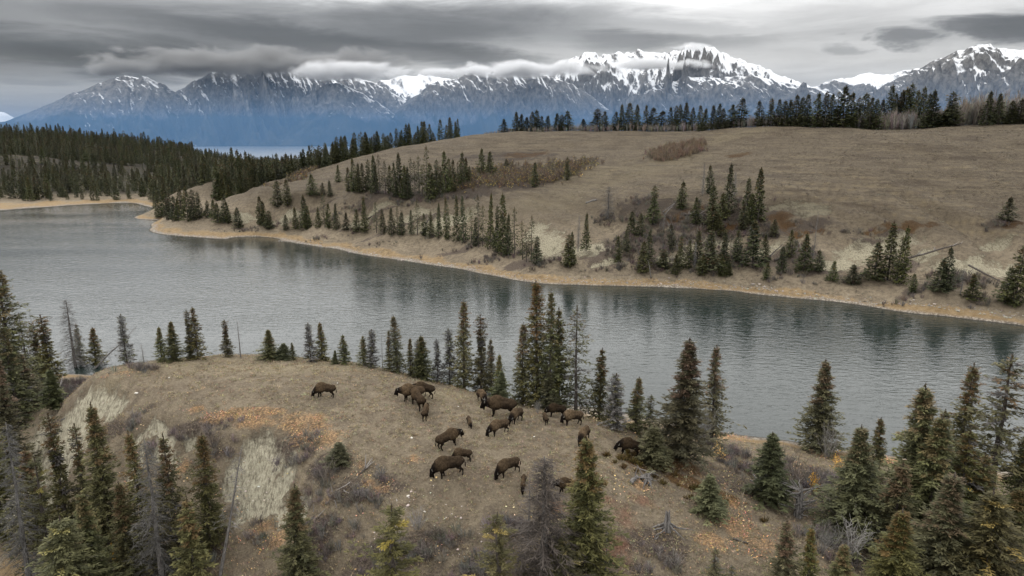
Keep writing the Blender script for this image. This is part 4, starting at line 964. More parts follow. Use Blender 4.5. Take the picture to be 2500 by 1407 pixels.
def far_row(trees, where, group, back=0.0, dead_where=None):
    trees = sorted(trees, key=lambda r: r[0])
    hs = sorted(r[2] - r[1] for r in trees)
    nl = nd = 0
    for r in trees:
        u, vt, vb = r[:3]; w_ = r[3] if len(r) > 3 else max(13, 0.30 * (vb - vt)); dead = len(r) > 4 and r[4]
        hh = vb - vt
        size = 'tall' if hh >= hs[int(len(hs) * 0.7)] else ('small' if hh <= hs[int(len(hs) * 0.3)] else 'middling')
        form = 'broad' if w_ > 0.38 * hh else ('slender' if w_ < 0.27 * hh else 'pointed')
        if dead: nd += 1; lab = '%s dead spruce, %s grey one from the left %s' % (size, ordinal(nd), dead_where or where)
        else: nl += 1; lab = '%s %s spruce, %s green one from the left %s' % (size, form, ordinal(nl), where)
        kind = random.choice(['fuzzy', 'grey_pole', 'dense']) if dead else ('farthin' if form == 'slender' and random.random() < 0.3 else 'far%d' % random.randrange(7))
        vv = vb
        for _ in range(8):
            c = cast(u, vv)
            if c is not None and c[1] < 420: break
            vv += 3
        plant(u, vv, vt, w_, kind, lab, back=back, group=group + (' (dead)' if dead and False else ''))
POINT = [(385, 468, 532, 20), (398, 460, 530, 22), (412, 466, 535, 20), (424, 478, 540, 20), (440, 458, 532, 24), (455, 455, 540, 24), (470, 462, 538, 24), (484, 468, 535, 22), (433, 484, 540, 16), (505, 490, 532, 18), (530, 495, 545, 24), (545, 478, 545, 22), (556, 492, 546, 18), (580, 506, 555, 22), (520, 486, 535, 18), (408, 480, 538, 16)]
far_row(POINT, 'on the wooded shore point', 'spruces on the shore point')
BANK = [(632, 478, 550, 22), (643, 490, 552, 20), (655, 514, 560, 24), (697, 524, 562, 16), (720, 505, 560, 16), (743, 475, 560, 26), (750, 500, 560, 20), (776, 505, 557, 16), (791, 470, 557, 22), (800, 496, 558, 18), (820, 495, 562, 16), (845, 518, 562, 18), (870, 510, 566, 18), (888, 478, 568, 18), (918, 492, 570, 18), (935, 510, 572, 18), (955, 506, 575, 20), (980, 516, 575, 18), (970, 500, 574, 14), (1018, 485, 574, 20), (1003, 512, 572, 14), (1035, 520, 576, 16), (1052, 516, 578, 18)]
far_row(BANK, 'in the row below the pale bank', 'spruces in the row below the pale bank')
BANK2 = [(1070, 495, 582, 16), (1090, 478, 587, 18), (1115, 475, 590, 18), (1132, 474, 592, 18), (1150, 510, 594, 18), (1168, 475, 604, 22), (1178, 500, 602, 18), (1196, 470, 608, 20), (1213, 500, 618, 20), (1228, 470, 622, 28), (1240, 520, 625, 22), (1256, 505, 628, 24), (1276, 540, 634, 22), (1298, 524, 638, 22), (1310, 576, 645, 28), (1285, 560, 640, 20), (1160, 530, 602, 16)]
far_row(BANK2, 'in the tight stand behind the beach', 'spruces in the tight stand by the beach bend')
GROVE = [(825, 402, 445, 14), (762, 424, 476, 24), (787, 446, 478, 14), (805, 440, 479, 14), (677, 440, 507, 26), (700, 436, 506, 24), (850, 408, 470, 20), (862, 385, 472, 20), (873, 398, 468, 18), (886, 398, 470, 20), (898, 388, 466, 18), (911, 378, 468, 22), (926, 376, 472, 20), (940, 392, 472, 20), (952, 402, 474, 18), (976, 372, 475, 24), (988, 402, 484, 24), (1001, 384, 474, 20), (1012, 392, 468, 18), (1022, 380, 472, 22), (1040, 354, 482, 26), (1051, 398, 488, 26), (1065, 388, 474, 22), (1087, 367, 470, 22), (1097, 384, 468, 18), (1107, 388, 468, 20), (1128, 370, 460, 24), (1138, 384, 455, 18), (1175, 362, 432, 22), (1197, 369, 432, 22), (1236, 388, 410, 14), (1305, 395, 456, 18), (1385, 382, 440, 16), (1055, 420, 486, 22), (1075, 405, 478, 20), (995, 405, 486, 20), (965, 395, 480, 18), (915, 400, 474, 18), (1030, 402, 480, 20), (1118, 395, 462, 18), (875, 410, 472, 16), (1146, 405, 455, 16)]
far_row(GROVE, 'in the grassy hillside grove', 'spruces in the hillside grove')
THICKET = [(1485, 455, 532, 44, True), (1597, 452, 545, 30), (1665, 442, 510, 28), (1717, 398, 478, 14, True), (1733, 402, 472, 22), (1782, 397, 522, 30), (1795, 420, 478, 20, True), (1825, 433, 535, 26), (1855, 408, 542, 34), (1542, 515, 572, 24), (1565, 520, 577, 24), (1842, 535, 656, 48), (1660, 575, 657, 22), (1682, 585, 656, 20), (1697, 590, 658, 16, True), (1620, 608, 655, 34), (1570, 588, 665, 30), (1742, 450, 560, 34), (1735, 560, 662, 48), (1890, 535, 577, 22), (1990, 515, 640, 20, True), (1967, 568, 662, 36), (2000, 610, 662, 28), (2035, 636, 686, 24), (1740, 500, 570, 30), (1620, 520, 560, 20, True), (1755, 520, 575, 26), (1510, 575, 640, 20), (1530, 560, 625, 22), (1585, 560, 640, 24), (1640, 545, 610, 24), (1705, 560, 640, 26), (1770, 560, 650, 26), (1800, 560, 640, 26), (1815, 500, 560, 26), (1700, 480, 545, 24), (1765, 470, 535, 26), (1870, 570, 640, 22), (1910, 600, 665, 24), (1930, 560, 625, 22), (1650, 620, 670, 20), (1715, 620, 672, 22), (1765, 625, 674, 20), (1835, 470, 545, 24)]
far_row(THICKET, 'in the steep brushy thicket', 'spruces in the steep thicket', dead_where='in the steep brushy thicket')
FARRIGHT = [(1432, 518, 612, 20), (1412, 526, 614, 18, True), (1387, 572, 652, 30), (1397, 565, 646, 20), (2083, 645, 692, 32), (2175, 540, 684, 44), (2140, 590, 682, 44), (2210, 550, 692, 30), (2197, 575, 692, 30), (2232, 668, 712, 22), (2317, 600, 712, 30), (2300, 630, 708, 44), (2377, 668, 732, 36), (2487, 595, 742, 50), (2464, 650, 736, 40), (2464, 480, 537, 34), (1873, 640, 682, 20), (1780, 640, 672, 16), (2350, 655, 720, 24, True)]
far_row(FARRIGHT, 'along the open lower bank', 'spruces scattered along the lower bank')
SKY1 = [(1230, 290), (1261, 272), (1272, 278), (1285, 285), (1300, 272), (1311, 268), (1322, 283), (1337, 282), (1360, 276), (1372, 280), (1387, 270, 26), (1425, 290), (1457, 265, 34), (1475, 271, 22), (1505, 272), (1518, 254), (1535, 250, 28), (1556, 255, 20), (1577, 256, 18), (1592, 262, 30), (1615, 270, 34), (1638, 260, 18), (1650, 257), (1662, 254), (1675, 249, 24), (1692, 262), (1710, 256, 20), (1722, 264), (1742, 256, 22), (1755, 252), (1765, 264)]
far_row([(u, v, 322, (r[0] * 1.1 if r else 22)) for u, v, *r in SKY1], 'on the left hill skyline', 'spruces along the hill skyline', back=9)
SKY2 = [(1786, 254), (1812, 238, 32), (1855, 245, 24), (1882, 239, 22), (1900, 241, 20), (1915, 245), (1930, 242), (1945, 231, 26), (1960, 236), (1972, 228, 24), (1995, 226, 26), (2015, 222), (2030, 228), (2045, 221, 22), (2062, 208, 38), (2080, 224, 26), (2095, 236), (2110, 226, 34), (2125, 236), (2140, 240, 24), (2152, 241), (2172, 206, 26), (2185, 226), (2198, 220, 30), (2208, 216, 50), (2222, 202, 32), (2236, 220, 26), (2255, 210, 28), (2268, 226), (2280, 218, 30), (2327, 223, 38), (2310, 266, 44), (2412, 221, 26), (2440, 226, 26), (2470, 245, 24), (2494, 240, 34)]
far_row([(u, v, 316, (r[0] * 1.1 if r else 27)) for u, v, *r in SKY2], 'on the right hill skyline', 'spruces along the hill skyline', back=10)
print('SPRUCES', len(SPRUCES))

# ---------------------------------------------------------------- the wood beyond the lake: the nearest trees singly, the rest as one mass
def arr(me):
    n = len(me.vertices); v = np.empty(n * 3, np.float32); me.vertices.foreach_get('co', v); v = v.reshape(n, 3)
    me.calc_loop_triangles(); m = len(me.loop_triangles); f = np.empty(m * 3, np.int32); me.loop_triangles.foreach_get('vertices', f); f = f.reshape(m, 3)
    c = np.empty(n * 4, np.float32); me.attributes['tint'].data.foreach_get('color', c); return v, f, c.reshape(n, 4)[:, :3]
def scatter(name, variants, P, S, mat, rng, label, kind='stuff', tintvar=0.25, hue=None, sz=None, cat=None):
    """joins copies of small plant meshes into one mass: P foot points (n,3), S sizes (n,)"""
    Vs, Fs, Cs = [], [], []; off = 0
    pick = rng.integers(0, len(variants), len(P))
    for k, (v, f, c) in enumerate(variants):
        idx = np.where(pick == k)[0]
        if len(idx) == 0: continue
        n = len(idx); a = rng.uniform(0, 6.2832, n); ca, sa = np.cos(a), np.sin(a)
        s = S[idx]; szz = (sz[idx] if sz is not None else s)
        X = (v[None, :, 0] * ca[:, None] - v[None, :, 1] * sa[:, None]) * s[:, None] + P[idx, 0][:, None]
        Y = (v[None, :, 0] * sa[:, None] + v[None, :, 1] * ca[:, None]) * s[:, None] + P[idx, 1][:, None]
        Z = v[None, :, 2] * szz[:, None] + P[idx, 2][:, None]
        Vs.append(np.stack([X, Y, Z], -1).reshape(-1, 3))
        Fs.append((f[None] + (np.arange(n) * len(v))[:, None, None]).reshape(-1, 3) + off); off += n * len(v)
        tv = rng.uniform(1 - tintvar, 1 + tintvar, (n, 1, 1)) * (1 + rng.normal(0, tintvar * 0.3, (n, 1, 3)))
        if hue is not None: tv = tv * hue[idx][:, None, :]
        Cs.append(np.clip(c[None] * tv, 0, 0.9).reshape(-1, 3))
    me = np_mesh(name, np.concatenate(Vs), np.concatenate(Fs), {'tint': np.concatenate(Cs)}, False)
    return tag(link(name, me, mat), label, cat, kind=kind)
rng = np.random.default_rng(77)
cu = np.array([c[0] for c in CREST]); cyy = np.array([c[2] for c in CREST])
FP = []
for gx in np.arange(-900, 260, 7.2):
    for gy in np.arange(330, 900, 7.2):
        x = gx + rng.uniform(-3.0, 3.0); y = gy + rng.uniform(-3.0, 3.0)
        u = 1250 + FPX * x / (y * 1.02)
        if u < -620 or u > 1130: continue
        if u > 385 and y < np.interp(u, [385, 430, 520, 560], [335, 345, 350, 312]) + 0: continue
        if u >= 540 and y < np.interp(u, cu, cyy) + 8: continue
        if u <= 385 and y < np.interp(u, [-200, 0, 325, 385], [345, 374, 413, 424]): continue
        FP.append((x, y))
for uu_ in np.arange(560, 1068, 5.0):                     # the wood runs on along the back of the hill crest
    for _ in range(3 if uu_ < 900 else 2):
        y = np.interp(uu_, cu, cyy) + rng.uniform(5, 45); x = (uu_ - 1250 + rng.uniform(-8, 8)) / FPX * y * 1.02; FP.append((x, y))
FP = np.array(FP); fz = h_ground(FP[:, 0], FP[:, 1])
ok = fz > 0.9
fu = 1250 + FPX * FP[:, 0] / (FP[:, 1] * 1.02)
# open grassy strips in the wood
op = fbm(FP[:, 0] / 60, FP[:, 1] / 60, 61, 3) > 0.55
strip = (np.abs(FP[:, 1] - np.interp(fu, [-200, 0, 380], [556, 552, 532])) < 12) & (fu < 390)
hum = (fu > 420) & (fu < 545) & (np.abs(FP[:, 1] - np.interp(fu, [420, 545], [352, 372])) < 9)
thin = rng.random(len(FP)) < np.where(fu > 850, 0.25, np.where((fu > 540) & (FP[:, 1] < 480), 0.15, 0.1))
ok &= ~(op | strip | hum | thin)
FP = FP[ok]; fz = fz[ok]; fu = fu[ok]
hgt_f = rng.uniform(5.0, 15.5, len(FP)) * np.clip(1.0 + 0.25 * fbm(FP[:, 0] / 40, FP[:, 1] / 40, 71, 2), 0.7, 1.3)
hgt_f = np.where((fu > 820) & (FP[:, 1] > 430), hgt_f * 0.66, hgt_f); hgt_f = np.where((fu > 500) & (fu < 900) & (FP[:, 1] > 520), hgt_f * 0.62, hgt_f)
order = np.argsort(-hgt_f / np.hypot(FP[:, 0], FP[:, 1]))
inview = (fu > 5) & (fu < 1100)
nsingle = max(0, 298 - len(SPRUCES))
single = [i for i in order if inview[i]][:nsingle]
single = sorted(single, key=lambda i: fu[i])
for n_, i in enumerate(single):
    x, y = FP[i]; h = hgt_f[i]
    e = stand('spruce_tree', NEARV['far%d' % random.randrange(7)], (x, y, fz[i] - 0.2), h, h * random.uniform(0.24, 0.34))
    tag(e, 'tall spruce fronting the wood beyond the lake, %s such from the left' % ordinal(n_ + 1), 'spruce tree', 'foremost trees of the far wood'); SPRUCES.append(e)
rest = np.setdiff1d(np.arange(len(FP)), single)
print('FOREST', len(rest), 'SPRUCES', len(SPRUCES))
P = np.stack([FP[rest, 0], FP[rest, 1], fz[rest] - 0.3], 1).astype(np.float32)
hf = hgt_f[rest]; wf = hf * rng.uniform(0.26, 0.42, len(rest))
fme = bpy.data.meshes.new('forest'); fme.vertices.add(len(P)); fme.vertices.foreach_set('co', P.ravel())
fa = fme.attributes.new('size', 'FLOAT_VECTOR', 'POINT'); fa.data.foreach_set('vector', np.stack([wf / 3, wf / 3, hf / 12], 1).astype(np.float32).ravel())
fa = fme.attributes.new('turn', 'FLOAT_VECTOR', 'POINT'); fa.data.foreach_set('vector', np.stack([rng.normal(0, 0.02, len(P)), rng.normal(0, 0.02, len(P)), rng.uniform(0, 6.28, len(P))], 1).astype(np.float32).ravel())
fa = fme.attributes.new('pick', 'INT', 'POINT'); fa.data.foreach_set('value', rng.integers(0, 8, len(P)).astype(np.int32))
forest = tag(link('forest', fme), 'dense spruce wood covering the low ridge beyond the lake', 'forest', kind='stuff')
# every tree of the wood repeats the crown of one of the single trees on the hill (geometry nodes)
src = {}
for e in SPRUCES:
    for ch in e.children:
        if ch.name.startswith('crown') and ch.data.name not in src: src[ch.data.name] = ch
far_names = [NEARV['far%d' % i][1][1].name for i in range(7)] + [NEARV['farthin'][1][1].name]
src = [src[n] for n in far_names if n in src]
ng = bpy.data.node_groups.new('forest', 'GeometryNodeTree'); ng.interface.new_socket('Geometry', in_out='INPUT', socket_type='NodeSocketGeometry'); ng.interface.new_socket('Geometry', in_out='OUTPUT', socket_type='NodeSocketGeometry')
gi = ng.nodes.new('NodeGroupInput'); go_ = ng.nodes.new('NodeGroupOutput'); iop = ng.nodes.new('GeometryNodeInstanceOnPoints'); g2i = ng.nodes.new('GeometryNodeGeometryToInstance')
for so in src:
    oi = ng.nodes.new('GeometryNodeObjectInfo'); oi.transform_space = 'ORIGINAL'; oi.inputs['Object'].default_value = so; ng.links.new(oi.outputs['Geometry'], g2i.inputs[0])
def named(nm, typ):
    nd = ng.nodes.new('GeometryNodeInputNamedAttribute'); nd.data_type = typ; nd.inputs['Name'].default_value = nm; return nd.outputs[0]
ng.links.new(gi.outputs[0], iop.inputs['Points']); ng.links.new(g2i.outputs[0], iop.inputs['Instance']); iop.inputs['Pick Instance'].default_value = True
ng.links.new(named('pick', 'INT'), iop.inputs['Instance Index']); ng.links.new(named('turn', 'FLOAT_VECTOR'), iop.inputs['Rotation']); ng.links.new(named('size', 'FLOAT_VECTOR'), iop.inputs['Scale'])
ng.links.new(iop.outputs[0], go_.inputs[0])
forest.modifiers.new('forest', 'NODES').node_group = ng

# ================================================================ STUFF: brush, tufts, fallen leaves
def twig_variants(n, H, R_, stems, forks, th, col, seed, leaves=0, leafcol=(0.3, 0.2, 0.05), leafsize=0.12):
    out = []
    for k in range(n):
        r = np.random.default_rng(seed + k); b = Build(); col = np.array(col)
        ph = r.uniform(0, 6.2832, stems); ti = r.uniform(0, 1, stems) * R_
        D = norm(np.stack([np.cos(ph) * ti, np.sin(ph) * ti, np.full(stems, H)], 1)); L = r.uniform(0.6, 1.05, stems) * H
        P0 = np.stack([np.cos(ph), np.sin(ph), 0 * ph], 1) * (r.uniform(0, 0.3, stems) * R_)[:, None]
        V, F = kites(P0, D, L, np.full(stems, th), r, 0.5); C = np.repeat(col[None] * r.uniform(0.55, 1.4, (stems, 1)), 4, 0); b.add(V, F, C)
        if forks:
            i = r.integers(0, stems, stems * forks); q = r.uniform(0.25, 0.85, len(i)); B = P0[i] + D[i] * (L[i] * q)[:, None]
            D2 = norm(D[i] + r.normal(0, 0.5, (len(i), 3))); V, F = kites(B, D2, L[i] * r.uniform(0.25, 0.5, len(i)), np.full(len(i), th * 0.6), r, 0.5)
            b.add(V, F, np.repeat(col[None] * r.uniform(0.6, 1.5, (len(i), 1)), 4, 0))
        if leaves:
            i = r.integers(0, stems, leaves); q = r.uniform(0.35, 1.0, leaves); B = P0[i] + D[i] * (L[i] * q)[:, None] + r.normal(0, 0.12 * H, (leaves, 3)) * 0.5
            V, F = kites(B, norm(r.normal(0, 1, (leaves, 3))), np.full(leaves, leafsize), np.full(leaves, leafsize * 0.4), r); b.add(V, F, np.repeat(np.array(leafcol)[None] * r.uniform(0.6, 1.35, (leaves, 1)), 4, 0))
        V = np.concatenate(b.v); F = np.concatenate(b.f); C = np.concatenate(b.c)
        out.append((V, np.concatenate([F[:, [0, 1, 2]], F[:, [0, 2, 3]]]), C))
    return out
def points_in(ar, dens, rng, edge=0.9, maxn=100000):
    out = []
    for (cx, cy, rx, ry) in ar:
        n = int(dens * math.pi * rx * ry)
        r = np.sqrt(rng.random(n)) * (1 + rng.normal(0, 0.16, n)); a = rng.uniform(0, 6.2832, n)
        out.append(np.stack([cx + rx * r * np.cos(a), cy + ry * r * np.sin(a)], 1))
    p = np.concatenate(out)
    if len(p) > maxn: p = p[rng.choice(len(p), maxn, replace=False)]
    z = h_ground(p[:, 0], p[:, 1]); k = z > 0.15
    return np.column_stack([p, z])[k]
def clumpy(P, sc, seed, thr):
    return P[fbm(P[:, 0] / sc, P[:, 1] / sc, seed, 3) > thr]
rng = np.random.default_rng(5)
# skyline brush behind the hill crest, tall and leafless towards the right
pts = []
for u in np.arange(1185, 2560, 2.2):
    y0 = np.interp(u, cu, cyy); 
    for _ in range(3):
        y = y0 + rng.uniform(5, 22); uu = u + rng.uniform(-6, 6); pts.append((side_at(uu, 315) * y, y, uu))
pts = np.array(pts); zz_ = h_ground(pts[:, 0], pts[:, 1]); uu = pts[:, 2]
hh = np.interp(uu, [1185, 1230, 1400, 1500, 1800, 2000, 2300, 2350, 2560], [1.5, 2.4, 3.5, 4.5, 5.0, 6.5, 8.5, 12, 11]) * rng.uniform(0.55, 1.1, len(pts))
tv_sky = twig_variants(6, 1.0, 0.22, 9, 3, 0.016, (0.150, 0.133, 0.118), 300)
scatter('undergrowth', tv_sky, np.column_stack([pts[:, :2], zz_ - 0.1]), hh, M_DEADTWIG, rng, 'leafless grey brown brush and aspens behind the hill crest', cat='brush')
# russet and yellow-leaved willow patches on the hillside
tw1 = twig_variants(5, 1.0, 0.5, 12, 2, 0.028, (0.125, 0.090, 0.065), 320)
tw_y = twig_variants(5, 1.0, 0.5, 12, 2, 0.024, (0.11, 0.085, 0.062), 340, leaves=4, leafcol=(0.34, 0.24, 0.05), leafsize=0.18)
P = points_in(areas([(1650, 372, 62, 16), (1620, 385, 34, 9), (1690, 358, 30, 8)]), 0.9, rng); scatter('undergrowth', tw1, P, rng.uniform(1.6, 3.0, len(P)), M_DEADTWIG, rng, 'russet willow patch in a fold of the grassy hill', cat='brush')
P = points_in(areas([(1240, 440, 150, 22), (1330, 425, 90, 22), (1150, 452, 90, 16), (1400, 412, 50, 18), (1240, 415, 60, 12), (730, 430, 25, 10)]), 0.42, rng); scatter('undergrowth', tw_y, P, rng.uniform(1.4, 3.2, len(P)), M_DEADTWIG, rng, 'brown willow brush with last yellow leaves beside the hillside grove', cat='brush')
# grey brush along the foot of the bank and through the thicket
tw2 = twig_variants(6, 1.0, 0.7, 14, 2, 0.034, (0.092, 0.077, 0.066), 360)
P = points_in(areas([(1000, 585, 120, 10), (1130, 605, 90, 12), (1230, 628, 80, 12), (1320, 650, 60, 10), (850, 572, 140, 6), (650, 556, 120, 5), (1480, 655, 60, 10), (1600, 655, 100, 14), (1750, 662, 100, 12), (1900, 672, 100, 12), (2050, 690, 90, 10), (2250, 715, 120, 12), (2430, 735, 80, 12), (1540, 600, 60, 30), (1640, 560, 60, 40), (1700, 640, 100, 20), (1860, 600, 60, 40), (1960, 620, 60, 30), (2380, 690, 80, 20), (2200, 690, 80, 14), (1050, 490, 120, 8), (900, 484, 120, 8), (1480, 540, 40, 20), (1560, 540, 40, 24), (1750, 520, 90, 40), (1650, 600, 110, 40), (1800, 600, 110, 40), (1520, 620, 60, 30), (1950, 560, 60, 24), (2120, 570, 80, 8), (2440, 550, 50, 10), (1580, 490, 60, 12), (1950, 480, 50, 6), (2300, 690, 60, 20), (2210, 655, 40, 14)]), 0.62, rng)
P = clumpy(P, 9, 3, -0.15); scatter('undergrowth', tw2, P, rng.uniform(0.6, 1.9, len(P)), M_DEADTWIG, rng, 'grey leafless brush along the foot of the far bank', cat='brush')
# near brush: foot of the slipped bank, lower slope, shore side
tw3 = twig_variants(8, 1.0, 0.8, 22, 3, 0.022, (0.175, 0.152, 0.133), 380)
NEARB = areas([(470, 1060, 110, 18), (560, 1095, 50, 24), (720, 1110, 60, 40), (770, 1190, 60, 50), (850, 1230, 70, 40), (940, 1200, 60, 40), (800, 1330, 90, 60), (950, 1380, 120, 50), (1080, 1340, 100, 40), (1160, 1390, 100, 30), (1250, 1290, 60, 30), (470, 1370, 90, 50), (300, 1060, 60, 20), (1830, 1140, 60, 30), (1960, 1170, 90, 36), (2060, 1180, 60, 24), (2080, 1270, 60, 40), (2020, 1330, 90, 40), (2150, 1330, 90, 40), (120, 970, 50, 24), (170, 960, 40, 20), (1720, 1080, 30, 30), (330, 905, 60, 8), (1300, 1240, 60, 30), (2350, 1230, 60, 30), (1600, 1370, 90, 40), (600, 1340, 60, 50)])
P = points_in(NEARB, 4.2, rng); P = clumpy(P, 2.6, 5, -0.25); print('near brush', len(P))
scatter('undergrowth', tw3, P, rng.uniform(0.3, 1.1, len(P)), M_DEADTWIG, rng, 'low grey twiggy brush on the slopes of the knoll', cat='brush')
# brown juniper mats right of the herd
jun = twig_variants(5, 1.0, 1.2, 26, 1, 0.07, (0.062, 0.042, 0.016), 400)
P = points_in(areas([(1580, 1130, 80, 18), (1650, 1180, 80, 18), (1720, 1215, 70, 14), (1780, 1245, 60, 12), (1840, 1260, 40, 14), (1520, 1130, 50, 14)]), 3.2, rng); P = clumpy(P, 2.0, 15, -0.2)
scatter('undergrowth', jun, P, rng.uniform(0.3, 0.6, len(P)), M_NEEDLE, rng, 'rusty brown juniper mats right of the herd', cat='juniper mat')
# dead leaves lying in drifts
lf = []
for k in range(4):
    r = np.random.default_rng(500 + k); n = 16
    V, F = kites(np.column_stack([r.normal(0, 0.35, (n, 2)), r.uniform(0.01, 0.06, n)]), norm(np.column_stack([r.normal(0, 1, (n, 2)), r.normal(0.1, 0.25, n)])), r.uniform(0.07, 0.14, n), r.uniform(0.03, 0.06, n), r, 0.5)
    C = np.repeat(np.array((0.50, 0.315, 0.155))[None] * r.uniform(0.5, 1.3, (n, 1)) * np.stack([np.ones(n), r.uniform(0.8, 1.15, n), r.uniform(0.7, 1.3, n)], 1), 4, 0); lf.append((V, np.concatenate([F[:, [0, 1, 2]], F[:, [0, 2, 3]]]), C))
P = points_in(ORANGE, 3.2, rng); P = P[P[:, 1] < 110]; P = clumpy(P, 1.3, 25, -0.05); print('leaf drifts', len(P))
scatter('leaves', lf, P, rng.uniform(0.8, 1.3, len(P)), M_LITTER, rng, 'drifts of fallen orange leaves on the knoll slope', tintvar=0.3, cat='leaf litter')
xy = np.column_stack([rng.uniform(-38, 40, 2600), rng.uniform(40, 70, 2600)]); xy = xy[fbm(xy[:, 0] / 5, xy[:, 1] / 5, 35, 3) > 0.12]; P = np.column_stack([xy, h_ground(xy[:, 0], xy[:, 1])]); P = P[P[:, 2] < 11.8]
lf2 = [(v[:12], f[(f < 12).all(1)], c[:12]) for v, f, c in lf]
scatter('leaves', lf2, P, rng.uniform(0.8, 1.6, len(P)), M_LITTER, rng, 'single yellow leaves strewn over the lower slope', tintvar=0.4, cat='leaf litter')
# dry grass tufts on the knoll and the far hillside
tuft = []
for k in range(8):
    r = np.random.default_rng(600 + k); n = 6
    V, F = kites(np.column_stack([r.normal(0, 0.10, (n, 2)), np.zeros(n)]), norm(np.column_stack([r.normal(0, 0.75, (n, 2)), r.uniform(0.35, 1, n)])), r.uniform(0.12, 0.32, n), r.uniform(0.014, 0.034, n), r, 0.5)
    base = np.array([(0.235, 0.19, 0.122), (0.18, 0.144, 0.096), (0.13, 0.104, 0.073), (0.28, 0.23, 0.15)][k % 4]); C = np.repeat(base[None] * r.uniform(0.7, 1.25, (n, 1)), 4, 0); tuft.append((V, np.concatenate([F[:, [0, 1, 2]], F[:, [0, 2, 3]]]), C))
n = 50000; yy = rng.uniform(40, 78, n); xx = (rng.random(n) * 1.7 - 0.85) * yy; zz_ = h_ground(xx, yy); P = np.column_stack([xx, yy, zz_]); P = P[zz_ > 1.0]; P = P[fbm(P[:, 0] / 1.6, P[:, 1] / 1.6, 45, 4) > -0.28]
dsilt = cover(P[:, 0], P[:, 1], SILT); P = P[rng.random(len(P)) > dsilt * 1.5]; print('tufts', len(P))
scatter('grass', tuft, P, rng.uniform(0.45, 1.05, len(P)), M_LITTER, rng, 'short dry grass tufts over the knoll', tintvar=0.25, cat='grass')
n = 42000; yy = np.exp(rng.uniform(math.log(150), math.log(375), n)); xx = rng.uniform(-0.55, 0.85, n) * yy; zz_ = h_ground(xx, yy); P = np.column_stack([xx, yy, zz_]); P = P[(zz_ > 0.5)]; P = P[fbm(P[:, 0] / 7, P[:, 1] / 7, 55, 4) > -0.2]; dsh = np.maximum(cover(P[:, 0], P[:, 1], SILT), np.maximum(cover(P[:, 0], P[:, 1], HEATH), cover(P[:, 0], P[:, 1], MOSS))); P = P[rng.random(len(P)) > dsh * 1.6]
dk = np.tile(np.array([[0.54, 0.53, 0.525]]), (len(P), 1)); scatter('grass', tuft[:7], P, rng.uniform(1.3, 3.2, len(P)), M_LITTER, rng, 'dry grass tussocks over the far hillside and beach', tintvar=0.25, cat='grass', sz=rng.uniform(0.7, 1.5, len(P)), hue=dk)
# ================================================================ THINGS: the bison
m_fur, t, b = material('bison_fur')
co = t.node('ShaderNodeTexCoord').outputs['Object']
a = t.attr('tint').outputs['Color']
nf = t.noise(t.mapping(co, scale=(1, 1, 0.45)), 9, 6, 0.72)
rnd = t.node('ShaderNodeObjectInfo').outputs['Random']
c = t.mix(1.0, a, t.mix(t.ramp(nf, 0.32, 0.68), (0.6, 0.57, 0.55), (1.5, 1.45, 1.38)), 'MULTIPLY')
c = t.mix(1.0, c, t.mix(rnd, (0.85, 0.85, 0.85), (1.2, 1.17, 1.12)), 'MULTIPLY')
t.l.new(c, b.inputs['Base Color']); b.inputs['Roughness'].default_value = 1.0; b.inputs['Specular IOR Level'].default_value = 0.04

bp = t.node('ShaderNodeBump'); bp.inputs['Distance'].default_value = 0.05; bp.inputs['Strength'].default_value = 0.8; t.l.new(nf, bp.inputs['Height']); t.l.new(bp.outputs[0], b.inputs['Normal'])
m_horn, t, b = material('bison_horn'); b.inputs['Base Color'].default_value = (0.13, 0.12, 0.10, 1); b.inputs['Roughness'].default_value = 0.4
m_eye, t, b = material('bison_eye'); b.inputs['Base Color'].default_value = (0.01, 0.008, 0.006, 1); b.inputs['Roughness'].default_value = 0.15

